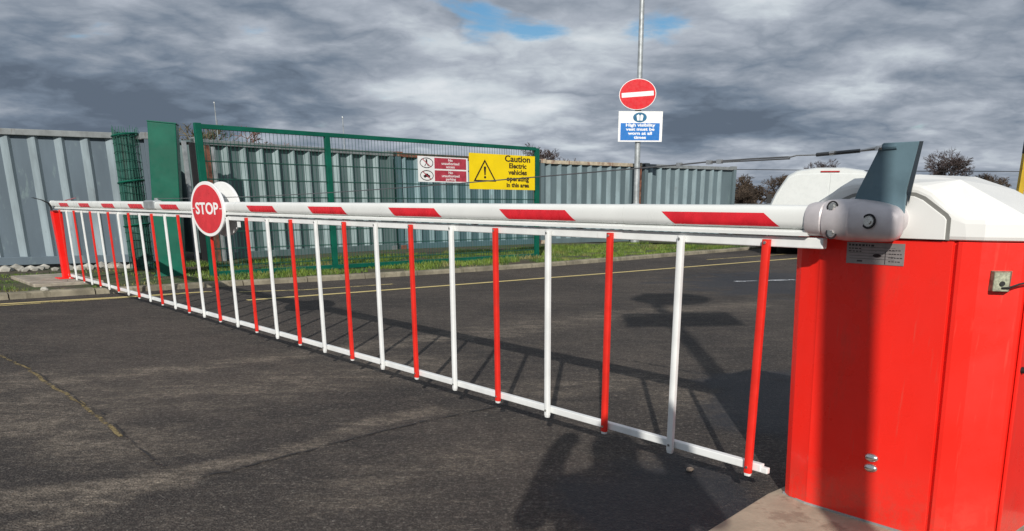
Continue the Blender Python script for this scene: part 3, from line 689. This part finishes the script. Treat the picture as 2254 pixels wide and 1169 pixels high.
# low brick wall / bank strip far right of the containers
bk = thing('low_wall', 'long low red brown wall on the far side of the yard', 'wall', frame((8.5, 47.0, 0), (1, .1, 0)))
MB().box((0, 0, -.02), (26, .25, 1.12)).build('wall_body', M_rust, bk); MB().box((-.02, -.03, 1.12), (26.02, .28, 1.18)).build('coping', M_contl, bk)
yp = thing('marker_post', 'thin yellow post with a black top at the right edge', 'post', frame((8.30, 14.55, 0), (1, 0, 0)))
MB().box((-.045, -.045, 0), (.045, .045, 2.05)).build('post_shaft', M_post2, yp, bevel=.006); MB().box((-.048, -.048, 2.05), (.048, .048, 2.34)).build('post_top', M_black, yp, bevel=.006)
# thin wire run from container corner across the yard
ww = thing('fence_wire', 'thin dark wire strung from the last container towards the right', 'wire', frame((6.42, 28.25, 2.30), (1, 0, 0)))
MB().tube([(0, 0, 0), (6, 0, -.03), (13, 0, -.02), (20, 0, .03)], .011, 4, False).build('wire_strand', M_dark, ww)

# ------------------------------------------------------------------ barrier
D = Vector((-.669, .743, 0)).normalized(); Nn = Vector((D.y, -D.x, 0))        # D runs along the arm away from the cabinet; Nn away from the viewer
if Nn.x < 0: Nn = -Nn
BW = 2.78
BF = frame((0, 0, 0), D)                                                      # local x = along the arm, local y = toward the viewer (-Nn)
def L3(s, w, z): return (s, -w, z)
# arm
arm = thing('boom_barrier', 'long white barrier arm with red stripes and a hanging red and white picket skirt', 'barrier', BF @ Matrix.Translation(L3(1.4, BW, 0)))
AO = Vector(L3(1.4, BW, 0))
def A3(s, w, z): return (s - AO.x, -w - AO.y, z - AO.z)
S0, S1 = 1.60, 13.92
def arm_sec(s, sc=1.0, off=0.0):
    """rounded box beam with a grooved lower lip; returns ring in arm coordinates"""
    pts = []
    zc_, hz, hy = 1.152, .0435, .040
    for k in range(25):                                                        # front round-over from bottom front up over to the back bottom
        a = -math.pi / 2 * .92 + (math.pi * .92 * 2) * 0 + (k / 24) * (math.pi * 1.92) - 0
        ca, sa_ = math.cos(a), math.sin(a)
        e = .62
        y = math.copysign(abs(ca) ** e, ca) * hy; z = math.copysign(abs(sa_) ** e, sa_) * hz
        pts.append((y, z))
    low = [(-.030, -.0475), (-.030, -.052), (-.038, -.055), (-.038, -.067), (.038, -.067), (.038, -.055), (.030, -.052), (.030, -.0475)]
    return [A3(s, BW - y * sc, zc_ + z * sc) for y, z in pts + low]
SJ = 2.52
MB().loft([arm_sec(S0, 1.0), arm_sec(SJ, 1.0)]).build('arm_beam', M_white, arm, smooth=True)
MB().loft([arm_sec(SJ + .002, .975), arm_sec(S1, .975)]).build('arm_beam', M_white, arm, smooth=True)
MB().loft([arm_sec(S1, 1.05), arm_sec(S1 + .03, 1.05)]).build('end_cap', M_white, arm, smooth=True)
def fy(z):  # front surface of the beam at height z
    t_ = min(.999, abs((z - 1.152) / .0435)); sn = t_ ** (1 / .62); return .040 * (1 - sn * sn) ** (.62 / 2)
for k in range(11):
    a0 = 1.72 + 1.109 * k; ln = .505; b_ = MB(); rows = []
    for i in range(9):
        z = 1.1165 + (1.166 - 1.1165) * i / 8; sh = .07 * (i / 8); y = fy(z) * (1 if a0 < SJ - .5 else .975) + .0012
        rows.append((a0 + sh, a0 + sh + ln, z, y))
    b_.v = [A3(s_, BW - y, z) for s0_, s1_, z, y in rows for s_ in (s0_, s1_)]; b_.f = [(2 * i, 2 * i + 1, 2 * i + 3, 2 * i + 2) for i in range(8)]
    b_.build('red_stripe', M_sticker, arm, smooth=True)
# rails
MB().box(A3(1.545, BW + .016, 1.040), A3(7.40, BW - .016, 1.080)).build('top_rail', M_whitep, arm, bevel=.004)
MB().box(A3(7.60, BW + .016, 1.046), A3(13.62, BW - .016, 1.080)).build('top_rail', M_whitep, arm, bevel=.004)
MB().box(A3(1.725, BW + .015, .126), A3(13.62, BW - .015, .160)).build('bottom_rail', M_whitep, arm, bevel=.004)
MB().box(A3(1.695, BW + .011, .124), A3(1.73, BW - .011, .150)).build('rail_end_plug', M_whitep, arm, bevel=.004)
hg = [MB().box(A3(s_ + .012, BW + .012, 1.074), A3(s_ - .012, BW - .012, 1.09)) for s_ in np.arange(2.0, 13.6, .836)]
hm = None
for h_ in hg:
    h_.build('skirt_hanger', M_galv, arm)
protos = {}
for i in range(29):
    s_ = 1.775 + .4178 * i; red = i % 2 == 0
    if red not in protos:
        pb = MB(); r0, r1 = .0185, .0135
        sec = [(x * .0165, y * .0115) for x, y in [(math.copysign(abs(math.cos(a)) ** .5, math.cos(a)), math.copysign(abs(math.sin(a)) ** .5, math.sin(a))) for a in np.linspace(0, 2 * math.pi, 12, False)]]
        pb.loft([[(x, y, .116) for x, y in sec], [(x, y, 1.068) for x, y in sec]])
        protos[red] = pb.mesh('picket', M_redp if red else M_whitep, True)
        cb = MB(); cb.loft([[(x * .8, y * .8, .104) for x, y in sec], [(x * .95, y * .95, .116) for x, y in sec]]); protos[(red, 'c')] = cb.mesh('picket_plug', M_whitep)
        rb = MB()
        rb.tube([(0, .010, 0), (0, .016, 0)], .006, 8)
        protos[(red, 'r')] = rb.mesh('rivet', M_bolt)
    p = bpy.data.objects.new('picket', protos[red]); COL.objects.link(p); p.parent = arm; p.location = A3(s_, BW - .029, 0)
    rv = 0
    p.rotation_euler = (random.uniform(-.003, .003), random.uniform(-.0035, .0035), 0)
    for nm_, q in (('end_plug', 'c'), ('rivet', 'r'), ('rivet', 'r')):
        c_ = bpy.data.objects.new(nm_, protos[(red, q)]); COL.objects.link(c_); c_.parent = p
        if q == 'r': c_.location.z = (.143, 1.056)[rv]; rv += 1
# stop disc, two faces clamped round the arm
for w_, nm_ in ((BW - .085, 0), (BW + .072, 1)):
    fr = Matrix.Translation(A3(7.50, w_, 1.131)) @ Matrix.Rotation(R(6.5), 4, 'Z')
    e_ = bpy.data.objects.new('stop_disc', None); COL.objects.link(e_); e_.parent = arm
    # disc plane local: x reading direction, y up, z toward viewer. Arm x runs away to the left, so reading direction is -x
    rot = Matrix(((-1, 0, 0), (0, 0, 1), (0, 1, 0))).to_4x4()
    if nm_: rot = Matrix(((1, 0, 0), (0, 0, -1), (0, 1, 0))).to_4x4()
    e_.matrix_local = fr @ rot
    MB().disc((0, 0), .308, .237, -.020, 0, 56).build('disc_rim', M_sgnw, e_, bevel=.004)
    MB().disc((0, 0), .272, .209, 0, .0025, 56).build('red_face', mat('stop_red', (.62, .035, .045), .35, var=.08, vscale=12), e_)
    text('STOP', e_, M_sgnw, 0, 0, .003, .140, 1.26, bold=.0035)
    for sg in (-1, 1): MB().box((sg * .255 - .022, .002, .0028), (sg * .255 + .022, .008, .0042)).build('face_slot', M_sgnw, e_)
MB().box(A3(7.58, BW + .05, 1.07), A3(7.42, BW - .065, 1.21)).build('disc_clamp', M_galv, arm, bevel=.01)
MB().box(A3(7.06, BW + .006, .985), A3(7.00, BW - .0, 1.045)).build('hanger_tab', M_whitep, arm)
# cable clamp saddle on the arm
MB().loft([[A3(s_, BW - y, z) for y, z in ((-.046, 1.12), (-.046, 1.195), (-.02, 1.206), (.02, 1.206), (.046, 1.195), (.046, 1.12))] for s_ in (9.10, 9.46)]).build('cable_saddle', M_galv, arm, bevel=.005)
MB().box(A3(9.20, BW - .008, 1.20), A3(9.12, BW + .008, 1.228)).build('cable_eye', M_galv, arm)
# hub casting
hub = MB(); rings = []
HZ = 1.147
for s_, ry, rz, cy_, cz in [(1.622, .040, .044, 0, HZ - .004), (1.618, .055, .060, 0, HZ - .002), (1.60, .060, .064, 0, HZ - .001), (1.552, .061, .065, 0, HZ), (1.546, .056, .061, 0, HZ), (1.540, .064, .071, .0, HZ), (1.50, .071, .0745, 0, HZ), (1.46, .077, .076, 0, HZ - .002), (1.43, .080, .0765, 0, HZ - .002), (1.424, .074, .0755, 0, HZ - .002),
                            (1.40, .074, .075, 0, HZ - .003), (1.36, .067, .0725, 0, HZ - .005), (1.32, .055, .068, 0, HZ - .008), (1.285, .045, .062, 0, HZ - .012), (1.262, .030, .050, .0, HZ - .015), (1.252, .015, .034, .0, HZ - .016)]:
    s_ = 1.268 + (s_ - 1.252) * .935; rz *= .945; ry *= .93; ring = []
    for k in range(36):
        a = 2 * math.pi * k / 36; ca, sa_ = math.cos(a), math.sin(a); e = .80
        ring.append(A3(s_, BW - .0 - (cy_ + math.copysign(abs(ca) ** e, ca) * ry), cz + math.copysign(abs(sa_) ** e, sa_) * rz))
    rings.append(ring)
hub.loft(rings); hubo = hub.build('hub_casting', M_cast, arm, smooth=True)
for px_s, pz, wy, r_ in ((1.499, 1.189, .0560, .0150), (1.494, 1.101, .0555, .0150), (1.358, 1.143, .0605, .0175)):
    b_ = MB(); c_ = A3(px_s, BW - wy, pz); b_.tube([(c_[0], c_[1] - .012, c_[2]), (c_[0], c_[1] + .004, c_[2])], r_, 20); bo = b_.build('bolt_washer', M_bolt, hubo, smooth=True)
    b_ = MB(); b_.tube([(c_[0], c_[1] + .004, c_[2]), (c_[0], c_[1] + .010, c_[2])], r_ * .62, 6); b_.build('bolt_head', M_bolt, hubo)
    b_ = MB(); b_.ring((0, 0), r_ * 1.45, r_ * 1.45, r_ * .35, -.001, .002, 24)
    rr = b_.build('recess_shade_ring', M_dark, hubo); rr.matrix_local = Matrix.Translation((c_[0], c_[1] + .0005, c_[2])) @ Matrix.Rotation(R(-90), 4, 'X')  # flat dark ring, painted in for the shade of a recess
# drive collar between hub and cabinet
MB().tube([A3(1.33, BW + .03, 1.145), A3(1.33, BW + .085, 1.145)], .052, 24).build('drive_collar', M_cast, arm, smooth=True)
# fin bracket: folded steel sheet rising behind the hub
fp = [(1.475, 1.195), (1.462, 1.240), (1.395, 1.395), (1.385, 1.402), (1.262, 1.402), (1.262, 1.393), (1.285, 1.250), (1.284, 1.115), (1.300, 1.085), (1.42, 1.085), (1.475, 1.13)]
f_ = MB(); f_.loft([[A3(a, BW + .036, z) for a, z in fp], [A3(a, BW + .046, z) for a, z in fp]]); fino = f_.build('fin_bracket', M_fin, arm, bevel=.002)
f_ = MB(); f_.loft([[A3(a, w, z) for a, w, z in ((1.262, BW + .036, 1.402), (1.253, BW + .046, 1.402), (1.258, BW + .055, 1.395))], [A3(a, w, z) for a, w, z in ((1.283, BW + .036, 1.24), (1.274, BW + .046, 1.24), (1.280, BW + .055, 1.20))]]); f_.build('fin_flange', mat('fin_dark_edge', (.02, .03, .04), .5), fino)
# stay cable with turnbuckle and shackles
cab = MB()
def cpt(s, z, dw=0.0): return A3(s, BW + dw, z)
c0 = cpt(1.40, 1.385, .025)
cab.tube([cpt(1.72, 1.368, .006), cpt(1.90, 1.3665, .004), cpt(2.09, 1.362, .0), cpt(2.244, 1.355, 0)], .0032, 6)
cab.tube([cpt(1.72, 1.361, -.004), cpt(1.90, 1.3595, -.004), cpt(2.09, 1.358, .0)], .0032, 6)
n_ = 24; cab.tube([cpt(2.244 + (9.15 - 2.244) * i / n_, 1.355 + (1.222 - 1.355) * i / n_ - .035 * math.sin(math.pi * i / n_), 0) for i in range(n_ + 1)], .0030, 5)
cabo = cab.build('stay_cable', mat('steel_rope', (.16, .165, .17), .5, metal=.6), arm, smooth=True)
MB().tube([cpt(1.62, 1.3715, .010), cpt(1.46, 1.379, .020)], .0068, 8).build('turnbuckle_body', mat('turnbuckle_dark', (.10, .105, .11), .4, metal=.8), cabo, smooth=True)
MB().tube([cpt(1.73, 1.3655, .003), cpt(1.70, 1.372, .006), cpt(1.62, 1.3715, .010)], .0030, 6).build('shackle', M_bolt, cabo, smooth=True)
MB().tube([cpt(1.565, 1.374, .006), cpt(1.545, 1.375, .006)], .0085, 8).build('lock_nut', M_bolt, cabo)
MB().tube([cpt(1.46, 1.379, .020), cpt(1.41, 1.3845, .025), cpt(1.385, 1.387, .030)], [.004, .007, .009], 8).build('shackle', M_bolt, cabo, smooth=True)
MB().tube([cpt(1.398, 1.385, .060), cpt(1.398, 1.385, .018)], .0075, 10).build('clevis_pin', M_bolt, cabo)
MB().tube([cpt(1.39, 1.386, .034), cpt(1.335, 1.388, .034)], .008, 8).build('clevis_plate', M_fin, cabo)
for s_, z in ((2.09, 1.360), (2.244, 1.355), (2.04, 1.361)):
    MB().box(cpt(s_ + .012, z - .008, -.007), cpt(s_ - .012, z + .008, .007)).build('rope_clip', M_bolt, cabo)

# ------------------------------------------------------------------ cabinet
LEAN = .045
cabn = thing('barrier_cabinet', 'red steel barrier cabinet with white moulded hood at the right', 'cabinet', BF @ Matrix.Translation(L3(1.30, 3.05, 0)))
CO = Vector(L3(1.30, 3.05, 0))
def C3(s, w, z): return (s + LEAN * (z - .5) + .0225 - CO.x, -w - CO.y, z)
FP = [(1.684, 3.30), (1.684, 2.905), (1.676, 2.893), (1.648, 2.878), (1.565, 2.862), (1.558, 2.86), (1.075, 2.86), (1.075, 2.878), (1.060, 2.878), (1.060, 2.862), (1.045, 2.862), (.990, 2.877), (.884, 2.948), (.877, 2.960), (.877, 3.30)]
ZB, ZR = .016, 1.080
MB().loft([[C3(a, w, z) for a, w in FP] for z in (ZB, .3, .7, ZR)]).build('cabinet_body', M_red, cabn, bevel=.0015)
FB = [(1.688, 3.30), (1.688, 2.895), (1.565, 2.856), (1.055, 2.856), (.985, 2.872), (.874, 2.949), (.874, 3.30)]
MB().loft([[C3(a, w, z) for a, w in FB] for z in (.008, ZB + .004)]).build('base_frame', M_galv, cabn)
# side door to the right
dp = MB(); dp.v = []; 
for a in (.874, .862):
    dp.v += [C3(a, w, z) for w, z in ((2.975, .03), (3.285, .03), (3.285, 1.06), (2.975, 1.06))]
dp.f = [(0, 1, 2, 3), (7, 6, 5, 4), (0, 4, 5, 1), (1, 5, 6, 2), (2, 6, 7, 3), (3, 7, 4, 0)]
dr = dp.build('side_door', M_red, cabn, bevel=.003)
MB().tube([C3(.864, 2.99, .66), C3(.850, 2.99, .66)], .011, 12).build('door_lock', M_black, dr)
# hood
def hoodpt(s, w, z): return C3(s, w, z)
hb = MB(); Z0, Z1 = ZR + .003, 1.152
fr_ = {}
ring0 = [(1.696, 3.31), (1.696, 2.90), (1.655, 2.872), (1.575, 2.852), (1.085, 2.852), (1.035, 2.856), (.982, 2.868), (.868, 2.947), (.868, 3.31)]
top = {}
V = []
def hv_(s, w, z): V.append(C3(s, w, z)); return len(V) - 1
b0 = [hv_(a, w, Z0) for a, w in ring0]; b1 = [hv_(a, w, Z1) for a, w in ring0]
archL = [(1.585, 1.205), (1.50, 1.256), (1.45, 1.268), (1.40, 1.270)]
archR = [(1.25, 1.268), (1.20, 1.258), (1.16, 1.240), (1.105, 1.196)]
ar = [hv_(a, 2.856, z) for a, z in archL + archR]
tl = hv_(1.50, 2.97, 1.292); tr = hv_(1.12, 2.98, 1.282); tlb = hv_(1.50, 3.31, 1.300); trb = hv_(1.19, 3.31, 1.300); trc = hv_(1.05, 3.31, 1.252); pk = hv_(1.28, 3.02, 1.303)
Fh = [(b0[i], b0[i + 1], b1[i + 1], b1[i]) for i in range(8)] + [(b0[8], b0[0], b1[0], b1[8])]
Fh += [(b1[3],) + tuple(ar) + (b1[4],)]
Fh += [(b1[2], ar[0], b1[3]), (b1[2], tl, ar[1], ar[0]), (tl, ar[2], ar[1]), (tl, ar[3], ar[2]), (tl, tr, ar[4], ar[3]), (tr, ar[5], ar[4]), (tr, ar[6], ar[5]), (tr, ar[7], ar[6]),
       (b1[5], ar[7], tr), (b1[4], ar[7], b1[5]), (b1[5], tr, b1[6]), (b1[6], tr, b1[7]), (b1[7], tr, trc), (b1[7], trc, b1[8]), (tr, trb, trc), (b1[1], tl, b1[2]), (b1[0], tlb, tl, b1[1]), (tl, tlb, pk), (tlb, trb, pk), (pk, trb, tr), (tl, pk, tr), (b1[8], trc, trb, tlb, b1[0]), tuple(b0[::-1])]
hb.v = V; hb.f = Fh; hood = hb.build('hood', M_hood, cabn, smooth=False, bevel=.014)
# arch panel standing proud, outlined by a grey band painted as groove shade
ap = [(1.53, Z0 + .002), (1.53, 1.168), (1.475, 1.206), (1.44, 1.222), (1.40, 1.230), (1.25, 1.230), (1.215, 1.226), (1.185, 1.214), (1.108, 1.160), (1.100, 1.150), (1.100, Z0 + .002)]
def arch_band(name, inner, outer, w0, w1, m, parent):
    b_ = MB()
    for i in range(len(inner) - 1):
        q = [inner[i], inner[i + 1], outer[i + 1], outer[i]]; b_.loft([[C3(a, w0, z) for a, z in q], [C3(a, w1, z) for a, z in q]])
    return b_.build(name, m, parent)
MB().loft([[C3(a, 2.853, z) for a, z in ap], [C3(a, 2.846, z) for a, z in ap]]).build('arch_panel', M_hood, hood, bevel=.002)
grv_shade = [(1.545, Z0 + .001), (1.545, 1.176), (1.482, 1.2185), (1.442, 1.235), (1.40, 1.2425), (1.25, 1.2425), (1.210, 1.238), (1.177, 1.225), (1.098, 1.170), (1.0865, 1.155), (1.0865, Z0 + .001)]
arch_band('groove_shade_band', ap, grv_shade, 2.8518, 2.8505, mat('groove_shade_grey', (.22, .22, .205), .6), hood)  # flat grey band, painted in for the shade of a groove
# rating plate
pl = MB(); q = [(1.452, .990), (1.452, 1.066), (1.236, 1.066), (1.236, .990)]
pl.loft([[C3(a, 2.8595, z) for a, z in q], [C3(a, 2.8575, z) for a, z in q]]); plate = pl.build('rating_plate', M_plate, cabn)
pr = MB()
def pbar(a0, a1, z0, z1, w=2.8572): pr.loft([[C3(a, 2.8578, z) for a, z in ((a0, z0), (a0, z1), (a1, z1), (a1, z0))], [C3(a, w, z) for a, z in ((a0, z0), (a0, z1), (a1, z1), (a1, z0))]])
rr = random.Random(3)
for j, (z, h_) in enumerate([(1.056, .007), (1.044, .004), (1.034, .004)]):
    a = 1.444
    while a > (1.40 if j else 1.35):
        d_ = rr.uniform(.006, .012); pbar(a, a - d_, z - h_ / 2, z + h_ / 2); a -= d_ + .004
for z in (1.049, 1.0385, 1.028, 1.018, 1.008): pbar(1.40 if z > 1.03 else 1.44, 1.27, z, z + .0012)
pbar(1.306, 1.303, .992, 1.036)
for z in (1.040, 1.027, 1.014, 1.001):
    a = 1.292
    while a > 1.25: d_ = rr.uniform(.004, .010); pbar(a, a - d_, z, z + .0035); a -= d_ + .003
pbar(1.41, 1.39, .997, 1.003)
pr.build('plate_print', M_platei, plate)
b_ = MB(); b_.v = [C3(1.335 + .016 * math.cos(a), 2.857, 1.021 + .0065 * math.sin(a)) for a in np.linspace(0, 6.283, 20, False)]; b_.f = [tuple(range(20))]; b_.build('plate_emblem', M_blk, plate)
# two dome bolts low on the face
for z in (.272, .231):
    b_ = MB(); c_ = C3(1.297, 2.86, z); rg = []
    for dy, r_ in ((0, .027), (.002, .0265), (.007, .021), (.011, .012), (.012, .001)):
        rg.append([(c_[0] + r_ * math.cos(a), c_[1] + dy, c_[2] + r_ * .62 * math.sin(a)) for a in np.linspace(0, 6.283, 20, False)])
    b_.loft(rg); b_.build('dome_bolt', M_bolt, cabn, smooth=True)
# key switch box on the corner face
u_ = (Vector(C3(.884, 2.948, 0)) - Vector(C3(.990, 2.877, 0))); u_.z = 0; u_.normalize(); nrm_ = Vector((u_.y, -u_.x, 0))
if nrm_.y < 0: nrm_ = -nrm_
base_ = Vector(C3(.990, 2.877, .955)) + u_ * .066
ks = bpy.data.objects.new('key_switch', None); COL.objects.link(ks); ks.parent = cabn
mt = Matrix((u_, nrm_, Vector((0, 0, 1)))).transposed().to_4x4(); mt.translation = base_; ks.matrix_local = mt
b_ = MB(); b_.loft([[(-.033, .0, -.032), (.033, .0, -.032), (.033, .0, .036), (-.033, .0, .036)], [(-.026, .030, -.030), (.022, .030, -.030), (.022, .022, .032), (-.026, .022, .032)]]); b_.build('switch_box', mat('switch_grey', (.24, .25, .18), .5, metal=.3, var=.3, vscale=60), ks, bevel=.002)
MB().tube([(0, .028, -.004), (0, .033, -.004)], .008, 12).build('key_lock', M_black, ks)
MB().tube([(.0, .032, -.018), (.02, .036, -.016), (.05, .032, -.004), (.09, .02, .004)], .0035, 6).build('key_cord', M_black, ks, smooth=True)
# plinth
def Gz(x, y, z): return Gp(x, y, z)
pz = .012
pp = [Gz(1545, 1175, pz), Gz(1690, 1085, pz), Gz(1745, 1062, pz)]
cA = BF @ Vector(L3(1.66, 3.45, 0)); cB = BF @ Vector(L3(.70, 3.45, 0)); cC = BF @ Vector(L3(.62, 2.6, 0))
poly = [(*pp[0], 0), (*pp[1], 0), (*pp[2], 0), (cA.x, cA.y, 0), (cB.x, cB.y, 0), (2.6, 2.2, 0), (1.3, 2.05, 0), (.62, 2.35, 0)]
b_ = MB().prism([(p[0], p[1]) for p in poly], -.05, pz)
o = b_.build('plinth', M_conc, bevel=.008); o['kind'] = 'structure'

# ------------------------------------------------------------------ catch post at the far end
cpst = thing('catch_post', 'bright red tapered catch post under the far end of the arm', 'post', BF @ Matrix.Translation(L3(13.72, 2.76, 0)))
MB().loft([[(x * a, y * b2, z) for x, y in ((-1, -1), (1, -1), (1, 1), (-1, 1))] for a, b2, z in ((.055, .05, .085), (.05, .048, .40), (.075, .065, 1.045))]).build('post_shaft', M_redpost, cpst, bevel=.01)
MB().box((-.13, -.13, .083), (.13, .13, .100)).build('base_plate', M_redpost, cpst, bevel=.004)
for sg in (-1, 1):
    b_ = MB(); prf = [(.05, 1.045), (.052, 1.10), (.075, 1.16), (.16, 1.205), (.27, 1.235)]
    b_.loft([[(-.06, sg * (y + .006), z), (.06, sg * (y + .006), z), (.06, sg * y, z + .004), (-.06, sg * y, z + .004)] for y, z in prf]); b_.build('catch_fork', M_glassred if sg < 0 else M_black, cpst)
MB().box((-.10, -.058, 1.045), (.10, .058, 1.062)).build('saddle_plate', M_glassred, cpst)
blk = MB().box((-.75, -.36, -.02), (.95, .52, .088)).build('post_plinth', M_kerbl, bevel=.01); blk.matrix_world = BF @ Matrix.Translation(L3(13.75, 2.72, 0)); blk['kind'] = 'structure'

# ------------------------------------------------------------------ things behind the viewer whose shadows reach the scene
sp = thing('rear_sign_post', 'road sign post behind the viewer whose shadow crosses the cabinet and road', 'sign post', Matrix.Translation((1.085, -.85, 0)) @ Matrix.Rotation(R(-3.6), 4, 'Y'))
MB().tube([(0, 0, 0), (0, 0, 6.1)], .078, 20).build('post_shaft', M_galv, sp, smooth=True)
MB().box((-.50, -.02, 4.50), (.74, .02, 5.02)).build('sign_board', M_sgnb, sp); sp.children[-1].location.y = .11
b_ = MB(); b_.disc((0, 0), .52, .33, -.01, .01, 40); o = b_.build('round_sign', M_sgnr, sp); o.rotation_euler = (R(90), 0, 0); o.location = (.26, .11, 5.72)

def person(x, y, sc):
    T = thing('person', 'person in dark coat standing behind the viewer, casting the shadow by the rail', 'person', frame((x, y, 0), (1, 0, 0)))
    J = dict(pelvis=(0, 0, .95), waist=(0, 0, 1.1), chest=(0, .01, 1.32), neck=(0, 0, 1.48), head=(0, .03, 1.57), crown=(0, .02, 1.72))
    chain = [('pelvis', 'waist', .15), ('waist', 'chest', .14), ('chest', 'neck', .165), ('neck', 'head', .055), ('head', 'crown', .09)]
    names = ['pelvis', 'waist', 'chest', 'neck', 'head', 'crown']; co = [J[n] for n in names]; rad = [.15, .14, .165, .06, .095, .075]; ed = [(0, 1), (1, 2), (2, 3), (3, 4), (4, 5)]
    def addc(root, pts, rs):
        p_ = root
        for c, r in zip(pts, rs): co.append(c); rad.append(r); ed.append((p_, len(co) - 1)); p_ = len(co) - 1
        return p_
    for sg in (-1, 1):
        addc(0, [(sg * .10, 0, .86), (sg * .12, .01, .48), (sg * .13, 0, .09), (sg * .14, .14, .045)], [.095, .062, .045, .04])
        addc(2, [(sg * .20, 0, 1.40), (sg * .235, .04, 1.22), (sg * .17, .20, 1.52), (sg * .12, .24, 1.60)], [.075, .06, .05, .045])
    me = bpy.data.meshes.new('body'); me.from_pydata(co, ed, []); o = bpy.data.objects.new('body', me); COL.objects.link(o); o.parent = T
    me.materials.append(mat('dark_coat', (.03, .03, .04), .8)); sk = o.modifiers.new('skin', 'SKIN'); 
    if not me.skin_vertices: pass
    for i, r in enumerate(rad): me.skin_vertices[0].data[i].radius = (r, r * .8); 
    me.skin_vertices[0].data[0].use_root = True
    ss = o.modifiers.new('sub', 'SUBSURF'); ss.levels = 2; ss.render_levels = 2
    T.scale = (sc * 1.12, sc, sc); return T
try: person(.10, -.50, 1.38)
except Exception as ex: print('person', ex)
